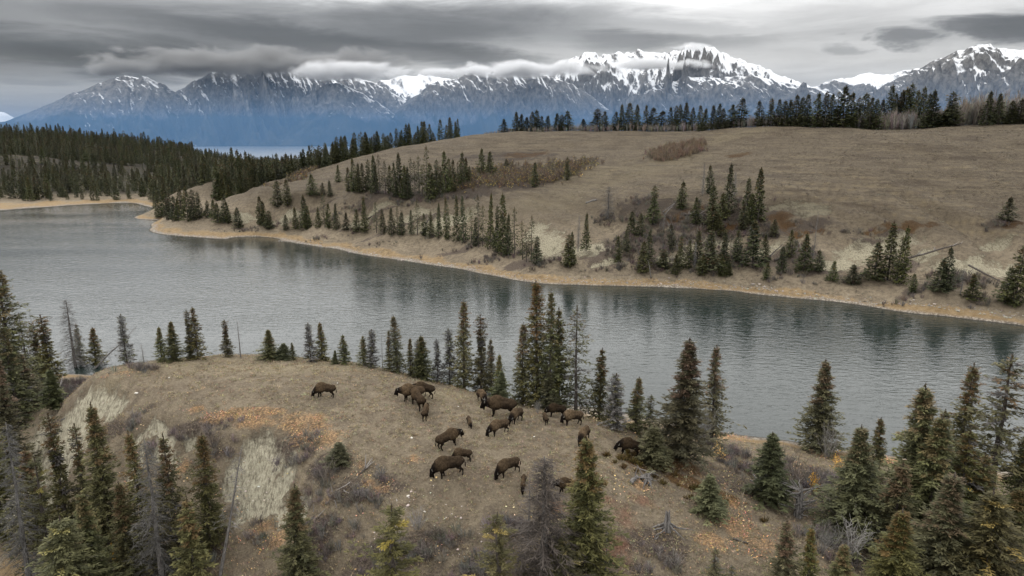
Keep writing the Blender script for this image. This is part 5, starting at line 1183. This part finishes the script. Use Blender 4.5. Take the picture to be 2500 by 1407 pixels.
def cap_mesh(bm, p0, r0, p1, r1, seg=14):
    """tapered capsule"""
    p0, p1 = Vector(p0), Vector(p1); d = p1 - p0; L = d.length
    q = d.to_track_quat('Z', 'Y').to_matrix().to_4x4() if L > 1e-5 else Matrix.Identity(4)
    for c, r in ((p0, r0), (p1, r1)): bmesh.ops.create_uvsphere(bm, u_segments=seg, v_segments=8, radius=r, matrix=Matrix.Translation(c))
    if L > 1e-5: bmesh.ops.create_cone(bm, cap_ends=True, segments=seg, radius1=r0, radius2=r1, depth=L, matrix=Matrix.Translation((p0 + p1) / 2) @ q)
def ell(bm, c, r, rot=0.0):
    bmesh.ops.create_uvsphere(bm, u_segments=22, v_segments=14, radius=1.0, matrix=Matrix.Translation(c) @ Matrix.Rotation(rot, 4, 'Y') @ Matrix.Diagonal((*r, 1)))
def bison_mesh(name, head='mid', stride=0.0, bulk=1.0, calf=False, turn=0.0, dark=0.0, tan=0.0):
    """one continuous body: barrel, hump, neck, hanging head with beard, jointed legs. x forward, 1.75 m at the hump"""
    bm = bmesh.new(); k = bulk; hp = 0.55 if calf else 1.0
    ell(bm, (-0.92, 0, 1.10), (0.44, 0.30 * k, 0.40)); ell(bm, (-0.42, 0, 1.02), (0.72, 0.35 * k, 0.41)); ell(bm, (0.32, 0, 1.02), (0.56, 0.37 * k, 0.52))
    ell(bm, (0.26, 0, 1.36), (0.56, 0.22 * k, 0.20 + 0.20 * hp), R(8)); cap_mesh(bm, (0.15, 0, 1.34 + 0.10 * hp), 0.22, (-0.95, 0, 1.26), 0.21)
    cap_mesh(bm, (-0.95, 0, 1.26), 0.2, (-1.24, 0, 1.08), 0.16)
    hd = {'mid': ((0.98, 0, 1.06), (1.22, 0, 1.00), (1.44, 0, 0.66)), 'low': ((0.94, 0, 0.86), (1.14, 0, 0.66), (1.34, 0, 0.30)), 'graze': ((0.90, 0, 0.74), (1.08, 0, 0.48), (1.26, 0, 0.11)), 'high': ((0.98, 0, 1.16), (1.24, 0, 1.16), (1.52, 0, 0.90))}[head]
    def tw(p):
        x, y, z = p; dx_ = max(0.0, x - 0.6); return (0.6 + dx_ * math.cos(turn) , y + dx_ * math.sin(turn), z)
    nk, fh, mz = (tw(p) for p in hd)
    cap_mesh(bm, (0.55, 0, 1.20), 0.36 * k, nk, 0.27 * k); cap_mesh(bm, (0.6, 0, 0.92), 0.30 * k, (nk[0] - 0.08, nk[1], nk[2] - 0.14), 0.22)
    cap_mesh(bm, nk, 0.27 * k, fh, 0.225); cap_mesh(bm, fh, 0.215, mz, 0.115)
    ell(bm, (fh[0] + 0.02, fh[1], fh[2] + 0.10), (0.19, 0.20, 0.15))
    if not calf:
        bx = (0.35 * fh[0] + 0.65 * mz[0] - 0.10, mz[1], 0.4 * fh[2] + 0.6 * mz[2] - 0.12); cap_mesh(bm, bx, 0.13, (bx[0] - 0.06, bx[1], max(0.06, bx[2] - 0.26)), 0.035)
    for s in (-1, 1):                                                   # ears
        cap_mesh(bm, (fh[0] - 0.12, fh[1] + s * 0.19, fh[2] + 0.06), 0.06, (fh[0] - 0.20, fh[1] + s * 0.33, fh[2] + 0.02), 0.03, 8)
    for s in (-1, 1):
        f = stride * s; y = s * 0.19 * k
        cap_mesh(bm, (0.40, y, 0.92), 0.21, (0.44 + 0.4 * f, y, 0.48), 0.105); cap_mesh(bm, (0.44 + 0.4 * f, y, 0.48), 0.095, (0.42 + 0.75 * f, y, 0.10), 0.062); cap_mesh(bm, (0.42 + 0.75 * f, y, 0.10), 0.07, (0.46 + 0.78 * f, y, 0.045), 0.075)
        g = -stride * s; y = s * 0.20 * k
        cap_mesh(bm, (-0.92, y, 0.98), 0.25, (-0.80 + 0.3 * g, y, 0.70), 0.15); cap_mesh(bm, (-0.80 + 0.3 * g, y, 0.70), 0.135, (-1.06 + 0.6 * g, y, 0.46), 0.075); cap_mesh(bm, (-1.06 + 0.6 * g, y, 0.46), 0.07, (-0.99 + 0.8 * g, y, 0.10), 0.055); cap_mesh(bm, (-0.99 + 0.8 * g, y, 0.10), 0.065, (-0.95 + 0.82 * g, y, 0.045), 0.072)
    tmp = bpy.data.meshes.new('tmp'); bm.to_mesh(tmp); bm.free()
    o = bpy.data.objects.new('tmp', tmp); COL.objects.link(o)
    md = o.modifiers.new('r', 'REMESH'); md.mode = 'VOXEL'; md.voxel_size = 0.042; sm = o.modifiers.new('s', 'SMOOTH'); sm.iterations = 5; sm.factor = 0.5
    bpy.context.view_layer.update()
    me = bpy.data.meshes.new_from_object(o.evaluated_get(bpy.context.evaluated_depsgraph_get()))
    bpy.data.objects.remove(o); bpy.data.meshes.remove(tmp); me.name = name
    n = len(me.vertices); v = np.empty(n * 3, np.float32); me.vertices.foreach_get('co', v); v = v.reshape(n, 3)
    x, y, z = v.T; nz_ = 0.10 * fbm(x * 3, z * 3 + y * 2, 5, 3)
    # shaggy outline: hair clumps on hump, chest, head
    no = np.empty(n * 3, np.float32); me.vertices.foreach_get('normal', no); no = no.reshape(n, 3)
    shag = sstep(0.0, 0.5, x) * sstep(0.4, 0.7, z)
    v = v + no * (0.022 * fbm(x * 9 + 3, z * 6 + y * 7, 8, 3) * (0.35 + shag))[:, None]
    me.vertices.foreach_set('co', v.astype(np.float32).ravel())
    headm = sstep(0.78, 1.02, x + nz_ * 1.2 - 0.10 * (z - 1.0)); legs = sstep(0.66, 0.42, z + nz_ * 0.6) * sstep(1.0, 0.8, x)
    cape = sstep(-0.30, 0.05, x + nz_) * sstep(0.95, 0.70, x + nz_) * sstep(0.62, 0.95, z + nz_)
    top = sstep(0.95, 1.3, z + nz_)
    mid = np.array((0.021, 0.0155, 0.0112)); capec = np.array((0.046 + 0.062 * tan, 0.033 + 0.047 * tan, 0.0215 + 0.031 * tan)); dk = np.array((0.0085, 0.0066, 0.0058)); tp = np.array((0.033 + 0.038 * tan, 0.024 + 0.0285 * tan, 0.0165 + 0.019 * tan))
    C = mid[None] * (1 - top[:, None]) + tp[None] * top[:, None]; C = C * (1 - cape[:, None]) + capec[None] * cape[:, None]
    C = C * (1 - headm[:, None]) + dk[None] * headm[:, None]; C = C * (1 - legs[:, None]) + dk[None] * 1.3 * legs[:, None]; C = C * (1 - dark) * 0.85
    at = me.attributes.new('tint', 'FLOAT_COLOR', 'POINT'); at.data.foreach_set('color', np.column_stack([C, np.ones(n)]).astype(np.float32).ravel())
    me.polygons.foreach_set('use_smooth', np.ones(len(me.polygons), bool)); me.update()
    # horns, eyes, tail as parts
    parts = [('body', me, m_fur)]
    if not calf:
        for s in (-1, 1):
            p = [(fh[0] - 0.02, fh[1] + s * 0.17, fh[2] + 0.12), (fh[0] - 0.02, fh[1] + s * 0.29, fh[2] + 0.15), (fh[0] - 0.01, fh[1] + s * 0.35, fh[2] + 0.25), (fh[0] + 0.0, fh[1] + s * 0.32, fh[2] + 0.36)]
            V, F = tube_np(p, [0.050, 0.042, 0.030, 0.008], 7); parts.append(('horn', np_mesh('horn', V, F), m_horn))
    for s in (-1, 1):
        q = Vector(fh).lerp(Vector(mz), 0.22); bm = bmesh.new(); bmesh.ops.create_icosphere(bm, subdivisions=1, radius=0.028, matrix=Matrix.Translation((q.x + 0.03, q.y + s * 0.19, q.z + 0.03))); m2 = bpy.data.meshes.new('eye'); bm.to_mesh(m2); bm.free(); parts.append(('eye', m2, m_eye))
    V, F = tube_np([(-1.22, 0, 1.22), (-1.36, 0.02, 1.12), (-1.40, 0.05, 0.90), (-1.38, 0.06, 0.66), (-1.36, 0.06, 0.52)], [0.045, 0.032, 0.026, 0.050, 0.012], 7)
    parts.append(('tail', np_mesh('tail', V, F, {'tint': np.tile(np.array((0.014, 0.010, 0.008)), (len(V), 1))}), m_fur))
    return parts
BM = {
 'stand': bison_mesh('bison_body', 'mid', 0.10, 1.0, tan=0.5), 'bull': bison_mesh('bison_body', 'mid', 0.05, 1.12, tan=0.25, dark=0.1), 'graze': bison_mesh('bison_body', 'graze', 0.14, 1.0, tan=0.35),
 'bullgraze': bison_mesh('bison_body', 'low', 0.12, 1.1, tan=0.25, dark=0.1), 'walk': bison_mesh('bison_body', 'mid', 0.24, 1.0, tan=0.3, dark=0.15), 'look': bison_mesh('bison_body', 'mid', 0.08, 1.0, turn=0.6, tan=0.9),
 'tanlow': bison_mesh('bison_body', 'low', 0.10, 1.0, tan=0.75), 'calf': bison_mesh('bison_body', 'mid', 0.10, 0.86, calf=True, tan=0.55), 'darkstand': bison_mesh('bison_body', 'low', 0.05, 1.1, dark=0.25), 'darkcalf': bison_mesh('bison_body', 'graze', 0.1, 0.86, calf=True, tan=0.2)}
def bison(u, vfeet, heading, px, kind, label, dz=0.0):
    """heading in degrees: 0 faces right in the picture, 90 away from the camera, 180 left, 270 towards the camera; px = length it would show broadside"""
    c = cast(u, vfeet, ymin=35)
    x, y, z = c; dist = math.sqrt(x * x + y * y + (HC - z) ** 2)
    s = px / FPX * dist / 2.85
    e = bpy.data.objects.new('bison', None); COL.objects.link(e); e.empty_display_size = 0.5
    h = R(heading); ca, sa = math.cos(h), math.sin(h)
    zf, zb_ = float(h_ground(x + ca * 0.5 * s, y + sa * 0.5 * s)), float(h_ground(x - ca * 0.9 * s, y - sa * 0.9 * s))
    zl, zr = float(h_ground(x - sa * 0.3, y + ca * 0.3)), float(h_ground(x + sa * 0.3, y - ca * 0.3))
    pit = math.atan2(zf - zb_, 1.4 * s) * 0.9
    e.rotation_euler = (Matrix.Rotation(h, 3, 'Z') @ Matrix.Rotation(-pit, 3, 'Y')).to_euler()
    e.scale = (s, s, s); e.location = (x, y, (zf * 0.9 + zb_ * 0.5) / 1.4 + dz)
    for nm, me, mt in BM[kind]:
        o = link(nm, me, mt, e)
    return tag(e, label, 'bison', 'bison herd on the knoll')
bison(790, 971, 184, 60, 'graze', 'lone grazing bison far from the herd on the knoll top')
bison(1002, 979, 183, 72, 'stand', 'bison facing left at the crest, half hidden by one walking away')
bison(1030, 968, 176, 62, 'walk', 'bison mostly hidden behind two others, only dark rump and tail showing')
bison(1018, 992, 122, 74, 'bull', 'bison walking away with its tawny hump between two neighbours')
bison(1040, 1020, 88, 58, 'calf', 'tawny bison seen from straight behind below the crest trio')
bison(1178, 984, 292, 58, 'tanlow', 'tawny bison facing the camera behind the big bull, by the trees')
bison(1218, 1014, 181, 86, 'bull', 'largest bull in profile facing left, at the edge of the trees')
bison(1258, 1033, 238, 62, 'tanlow', 'pale backed bison turned to the camera, just right of the big bull')
bison(1216, 1062, 210, 66, 'tanlow', 'brown cow facing left with lowered head, in front of the big bull')
bison(1146, 1041, 285, 40, 'calf', 'small calf standing alone in the middle of the herd')
bison(1100, 1089, 32, 74, 'bull', 'dark bison facing right, the only one turned that way')
bison(1128, 1126, 172, 56, 'graze', 'young bison behind the front grazing bull, head hidden')
bison(1096, 1163, 187, 88, 'bullgraze', 'front grazing bull with pale horns and raised tail, head down left')
bison(1240, 1160, 207, 74, 'graze', 'grazing cow nearest the dead brushy spruce, facing left')
bison(1331, 1031, 100, 42, 'calf', 'calf seen from behind next to a dark bison at the tree line')
bison(1354, 1018, 185, 56, 'darkstand', 'dark bison at the tree line behind the calf seen from behind')
bison(1393, 1038, 198, 66, 'look', 'tawny shouldered bison at the tree line with its face to the camera')
bison(1424, 1083, 246, 68, 'tanlow', 'tan backed bison half covered by the top of the large spruce')
bison(1528, 1108, 190, 68, 'darkstand', 'very dark bison alone beneath the trees, right of the herd')
bison(1278, 1190, 262, 48, 'darkcalf', 'dark calf peeping out left of the dead brushy spruce')
bison(1380, 1204, 184, 66, 'walk', 'dark bison hidden between the dead brushy spruce and the large green one')
# ================================================================ THINGS: bushes, logs, stumps, stones
def bush(u, vb, vt, wpx, me, label, name='bare_shrub', cat='shrub', group=None, H0=1.6, W0=2.2):
    c = cast(u, vb); y = c[1]; zb = c[2]; h = max(0.4, HC + slope_at(vt) * y - zb); wid = wpx / FPX * math.hypot(y, HC - zb)
    o = link(name, me, M_DEADTWIG); o.location = (c[0], y, zb - 0.05); o.scale = (wid / W0, wid / W0, h / H0); o.rotation_euler = (0, 0, random.uniform(0, 6.28))
    return tag(o, label, cat, group)
sh_grey = shrub_mesh(1, stems=30, fork=7, col=(0.17, 0.158, 0.147), th=0.011, upright=0.35)
sh_white = shrub_mesh(2, stems=18, fork=9, col=(0.20, 0.188, 0.175), th=0.012, upright=0.4)
sh_brown = shrub_mesh(3, stems=24, fork=5, col=(0.13, 0.105, 0.085), th=0.014, upright=0.3)
sh_yel = shrub_mesh(4, stems=18, fork=5, col=(0.12, 0.09, 0.06), th=0.013, leaves=260, leafcol=(0.46, 0.29, 0.06), upright=0.4)
sh_tan = shrub_mesh(5, stems=3, fork=14, col=(0.27, 0.235, 0.18), th=0.018, upright=0.8)
GB = 'bare shrubs round the knoll'
for a in [
 (2075, 1368, 1275, 170, sh_white, 'white stemmed leafless shrub in front of the massive dark spruce'),
 (2005, 1352, 1285, 110, sh_grey, 'grey twiggy shrub left of the white stemmed one'),
 (2150, 1350, 1270, 130, sh_grey, 'grey twiggy shrub right of the white stemmed one'),
 (2018, 1120, 1032, 90, sh_white, 'pale bare bush in front of the full pyramid spruce on the shore'),
 (1715, 1090, 985, 90, sh_grey, 'grey bare bush between the two tall spruces right of the herd'),
 (1618, 1258, 1165, 66, sh_tan, 'small tan leafless sapling beside the juniper mats') if False else (1808, 1258, 1185, 80, sh_tan, 'tan leafless sapling beside the juniper mats'),
 (1775, 1222, 1165, 50, sh_tan, 'smaller tan leafless sapling left of the other one'),
 (1313, 1010, 975, 34, sh_white, 'tiny white stemmed bush at the tree line above the calf'),
 (1210, 955, 915, 50, sh_white, 'pale bare bush at the knoll edge behind the tawny bison'),
 (1180, 1420, 1330, 90, sh_white, 'twisted white stems at the bottom edge'),
 (130, 1000, 935, 90, sh_tan, 'tan bare bush above the fallen log on the left'),
 (520, 1090, 1040, 110, sh_brown, 'brown bare bush at the lip of the slipped bank'),
 (800, 1180, 1120, 90, sh_brown, 'brown bare bush below the orange leaf drift'),
 (1930, 1190, 1105, 150, sh_brown, 'wide brown brush clump between the green pyramid and the shore'),
 (1020, 1290, 1240, 90, sh_grey, 'grey bare bush among white stones below the grazing bull'),
]: bush(*a, group=GB)
for a in [
 (298, 1400, 1310, 70, sh_yel, 'yellow leaved shrub low down between left spruces'),
 (1755, 1125, 1085, 60, sh_yel, 'orange yellow leaved shrub by the shore right of the big dense spruce'),
 (2385, 1260, 1185, 90, sh_yel, 'yellow leaved shrub under the open see-through spruce'),
 (2045, 1165, 1110, 60, sh_yel, 'orange leaved shrub left of the wide skirted spruce'),
 (1985, 1210, 1150, 44, sh_yel, 'thin orange leaved shrub amid grey brush'),
]: bush(*a, name='yellow_shrub', group='shrubs still in yellow leaf')
c = cast(832, 1128); s = stand('juniper_bush', [('stem', NEARV['young'][0][1], M_BARK), ('foliage', NEARV['young'][1][1], M_NEEDLE)], (c[0], c[1], c[2] - 0.15), 1.9, 2.3); tag(s, 'single round green juniper bush right of the orange leaf drift', 'bush')

def log_thing(p, q, r0, r1, label, name='fallen_log', roots=0, cat='fallen log', group='fallen logs', twigs=0, col=None):
    p, q = Vector(p), Vector(q); n = 7; rg = np.random.default_rng(abs(hash(label)) % 99999 if False else len(label) * 31 + int(p.x * 7) % 97)
    path = np.array([p.lerp(q, i / (n - 1)) for i in range(n)]) - np.array(p); path[1:-1] += rg.normal(0, 0.25 * r0, (n - 2, 3))
    e = bpy.data.objects.new(name, None); COL.objects.link(e); e.location = p
    V, F = tube_np(path, np.linspace(r0, r1, n) * rg.uniform(0.88, 1.1, n), 9); cap = np.array([[0, 1, 2, 3], [4, 5, 6, 7]]); F = np.concatenate([F, [[0, 2, 1, 0]] if False else np.array([[8, 7, 6, 5], [8, 5, 4, 3], [8, 3, 2, 1], [8, 1, 0, 8]])[:3]])
    link('trunk', np_mesh('trunk', V, F), M_BARK if 'dark' in label else M_DEAD, e)
    if twigs:
        b = Build(); d = np.array((q - p).normalized())
        for _ in range(twigs):
            o = path[rg.integers(1, n)] ; dd = norm(rg.normal(0, 1, 3) + d * 0.8 + np.array([0, 0, 0.5])); L = rg.uniform(3, 9) * r0; V, F = tube_np([o, o + dd * L * 0.5 + rg.normal(0, 0.05, 3), o + dd * L], [r0 * 0.28, r0 * 0.2, r0 * 0.06], 4); b.add(V, F, np.array((0.17, 0.155, 0.145)) * rg.uniform(0.7, 1.3))
        link('limbs', b.mesh('limbs'), M_DEADTWIG, e)
    return tag(e, label, cat, group)
def g(u, v, up=0.0):
    c = cast(u, v); return (c[0], c[1], c[2] + up)
log_thing(g(72, 1003, 0.2), g(158, 944, 0.2), 0.32, 0.16, 'thick weathered log lying down the left slope of the knoll', twigs=5)
log_thing(g(735, 1300, 0.2), g(892, 1150, 0.2), 0.20, 0.07, 'long dark dead trunk with broken limbs across the lower slope', twigs=26)
log_thing(g(2212, 637, 0.5), g(2345, 600, 0.5), 0.30, 0.12, 'long dark log on the pale bank at far right', twigs=10)
log_thing(g(2365, 652, 0.4), g(2452, 694, 0.4), 0.26, 0.1, 'dark log sloping down to the right near the far right spruces', twigs=8)
log_thing(g(1672, 527, 0.3), g(1722, 526, 0.3), 0.36, 0.2, 'short dark log lying level in the steep thicket', twigs=8)
log_thing(g(1890, 640, 0.4), g(1956, 614, 0.4), 0.34, 0.14, 'dark log in the brush left of the dead snag', twigs=12)
log_thing(g(1860, 648, 0.4), g(1910, 600, 0.4), 0.26, 0.1, 'thinner log crossing behind the dark log in the brush', twigs=10)
log_thing(g(1430, 497, 0.2), g(1457, 490, 0.2), 0.40, 0.34, 'short brown log lying alone on the open grass slope')
log_thing(g(1624, 526, 0.3), g(1664, 495, 2.6), 0.16, 0.06, 'pale fallen stem leaning up into a spruce in the thicket', twigs=12)
log_thing(g(1618, 520, 0.3), g(1660, 500, 1.6), 0.14, 0.05, 'second pale stem lying beside the one leaning into a spruce', twigs=10)
log_thing(g(1655, 610, 0.3), g(1628, 545, 0.8), 0.15, 0.05, 'long thin pale stem lying down the thicket slope', twigs=6)
log_thing(g(895, 537, 0.3), g(950, 510, 0.3), 0.32, 0.12, 'dark log lying across the pale slipped bank', twigs=8)
log_thing(g(1040, 548, 0.3), g(1052, 528, 0.3), 0.30, 0.14, 'short dark log on the pale bank near the tight stand', twigs=4)
log_thing(g(1590, 680, 0.0), PY(1582, 636, g(1590, 680)[1]), 0.16, 0.06, 'white bare pole standing upright on the beach edge', name='bare_pole', cat='dead tree', group=None)
log_thing(g(1565, 1172, 0.15), g(1598, 1158, 0.25), 0.22, 0.12, 'short pale broken log at the edge of the juniper mats', twigs=6)
log_thing(g(1540, 1182, 0.1), g(1556, 1172, 0.3), 0.20, 0.14, 'stubby pale log piece left of the broken log', twigs=3)
log_thing(g(1600, 1320, 0.08), g(1612, 1305, 0.08), 0.06, 0.03, 'small grey stick below the rooted stump', name='fallen_branch', cat='branch')
log_thing(g(1790, 1318, 0.1), g(1826, 1330, 0.1), 0.09, 0.05, 'dark stick lying among orange leaves', name='fallen_branch', cat='branch')
for i, (a_, b_, lab) in enumerate([((1830, 1178), (1900, 1208), 'grey thin trunk lying in the brush, upper one of three'), ((1838, 1165), (1886, 1212), 'grey thin trunk lying in the brush, steepest of three'), ((1846, 1190), (1905, 1222), 'grey thin trunk lying in the brush, lowest of three')]):
    log_thing(g(*a_, 0.25), g(*b_, 0.2), 0.08, 0.04, lab, twigs=14)
def stump(u, v, hpx, label, nroot, seed, spread=1.6, up=False):
    c = cast(u, v); rg = np.random.default_rng(seed); dist = math.hypot(c[1], HC - c[2]); h = hpx / FPX * dist
    e = bpy.data.objects.new('tree_stump', None); COL.objects.link(e); e.location = (c[0], c[1], c[2] - 0.05)
    b = Build()
    for k in range(5):                                                # split, ragged upright pieces of the old trunk
        a0 = k * 1.257 + rg.normal(0, 0.2); o = np.array([math.cos(a0), math.sin(a0), 0]) * 0.13; hh = h * rg.uniform(0.65, 1.1)
        V, F = tube_np([o * 1.7, o * 1.2 + (0, 0, hh * 0.4), o + (0, 0, hh * 0.8), o * 0.8 + (rg.normal(0, 0.06), rg.normal(0, 0.06), hh)], [0.19, 0.14, 0.10, 0.03], 6); b.add(V, F, (0.15, 0.14, 0.13))
    link('trunk', b.mesh('trunk', True), M_DEAD, e)
    for k in range(nroot):
        a0 = rg.uniform(0, 6.2832); L = spread * rg.uniform(0.5, 1.2); d = np.array([math.cos(a0), math.sin(a0), 0]); s = np.linspace(0, 1, 5)
        z0 = h * rg.uniform(0.1, 0.9) if up else h * rg.uniform(0.1, 0.4)
        pth = d * (0.15 + s * L)[:, None] + np.array([0, 0, 1.0]) * ((z0 * (1 - s) ** 1.2 if not up else z0 + h * 0.25 * s) + 0.05)[:, None] + rg.normal(0, 0.06, (5, 3)) * s[:, None]
        V, F = tube_np(pth, [0.10, 0.075, 0.055, 0.035, 0.012], 5); link('root', np_mesh('root', V, F), M_DEAD, e)
    return tag(e, label, 'tree stump', 'weathered stumps on the lower slope')
stump(1628, 1295, 58, 'grey split stump with sprawling roots on the bare slope', 12, 3, 1.6)
stump(1948, 1262, 78, 'upturned root plate bristling with grey roots beside the slim spruces', 34, 8, 1.7, True)
stump(1580, 1180, 26, 'low pale stump at the upper edge of the juniper mats', 6, 12, 0.9)
m_stone, t, b = material('pale_stone'); co = t.node('ShaderNodeTexCoord').outputs['Object']; t.l.new(t.mix(t.noise(co, 6, 4), (0.36, 0.33, 0.28), (0.66, 0.63, 0.56)), b.inputs['Base Color']); b.inputs['Roughness'].default_value = 0.9
def stone_bm(seed):
    bm = bmesh.new(); bmesh.ops.create_icosphere(bm, subdivisions=2, radius=1); rg = random.Random(seed)
    for v in bm.verts: v.co = Vector((v.co.x * 1.2, v.co.y * 0.8, v.co.z * 0.55)) * (1 + 0.22 * math.sin(v.co.x * 4 + seed) * math.cos(v.co.y * 5 + v.co.z * 3 + seed) + rg.uniform(-0.07, 0.07))
    me = bpy.data.meshes.new('stone'); bm.to_mesh(me); bm.free(); return me
SB = [stone_bm(i) for i in range(4)]
for i, (u, v, px, lab) in enumerate([(333, 961, 11, 'white stone on the left of the knoll top'), (413, 923, 7, 'small white stone near the knoll crest at left'), (1119, 993, 6, 'white stone on the grass left of the big bull'), (1304, 1067, 6, 'white stone on the grass below the tree line bison'), (1005, 1070, 10, 'pale stone on the grass left of the dark right-facing bison'), (997, 1212, 11, 'white stone on the slope below the grazing bull, larger of the scatter'), (824, 936, 5, 'tiny white stone above the lone grazing bison'), (1037, 1250, 8, 'white stone lower down the slope beside the grey bush')]):
    c = cast(u, v); o = link('stone', SB[i % 4], m_stone); s = px / FPX * math.hypot(c[1], HC - c[2]) / 2.8; o.location = (c[0], c[1], c[2] + 0.2 * s); o.scale = (s, s, s); o.rotation_euler = (0, 0, i * 1.3); tag(o, lab, 'stone', 'white stones on the knoll')
# stones along the waterline and pale rubble on the slope: too many and too small to count
rg = np.random.default_rng(9)
peb = []
for k in range(4):
    me = stone_bm(20 + k); n = len(me.vertices); v = np.empty(n * 3, np.float32); me.vertices.foreach_get('co', v); v = v.reshape(n, 3); me.calc_loop_triangles(); f = np.empty(len(me.loop_triangles) * 3, np.int32); me.loop_triangles.foreach_get('vertices', f)
    bm = bmesh.new(); bmesh.ops.create_icosphere(bm, subdivisions=1, radius=1); n = len(bm.verts); bm.verts.ensure_lookup_table(); v = np.array([(p.co.x * 1.2, p.co.y * 0.85, p.co.z * 0.55) for p in bm.verts]) * rg.uniform(0.8, 1.2, (n, 1)); f = np.array([[q.index for q in fc.verts] for fc in bm.faces]); bm.free(); bpy.data.meshes.remove(me)
    peb.append((v, f, np.tile(np.array((0.30, 0.27, 0.23)), (n, 1))))
L = np.array(FAR_SHORE); pts = []
for a_, b_ in zip(L[:-1], L[1:]):
    n = int(np.linalg.norm(b_ - a_) * 7); q = rg.random((n, 1)); off = np.abs(rg.normal(0, 1.3, (n, 1))) + 0.2; tt_ = (b_ - a_) / np.linalg.norm(b_ - a_); nn = np.array([-tt_[1], tt_[0]]); pts.append(a_ + (b_ - a_) * q + nn * off)
pts = np.concatenate(pts); pts = pts[(pts[:, 1] < 300)]; z = h_ground(pts[:, 0], pts[:, 1]); P = np.column_stack([pts, z]); P = P[(z > -0.05) & (z < 2.2)]; print('beach stones', len(P))
P = P[rg.permutation(len(P))[:5200]]
scatter('gravel', peb, P, np.exp(rg.normal(-2.05, 0.45, len(P))), M_LITTER, rg, 'pale stones along the far waterline', tintvar=0.2, cat='beach stones')
P = points_in(areas([(1010, 1215, 70, 24), (1080, 1255, 60, 24), (1150, 1330, 50, 30), (950, 1300, 60, 40), (620, 1200, 70, 60), (180, 1110, 80, 50), (780, 1360, 60, 30)]), 3.5, rg); scatter('gravel', peb, P, np.exp(rg.normal(-3.0, 0.5, len(P))), M_LITTER, rg, 'pale rubble on the lower slope of the knoll', tintvar=0.2, cat='rubble', hue=np.tile(np.array([[1.4, 1.4, 1.4]]), (len(P), 1)))

print('TRIS', sum(sum(len(p.vertices) - 2 for p in m.polygons) if len(m.polygons) < 2000 else (len(m.loops) - 2 * len(m.polygons)) for m in bpy.data.meshes), 'SPRUCES', len(SPRUCES))
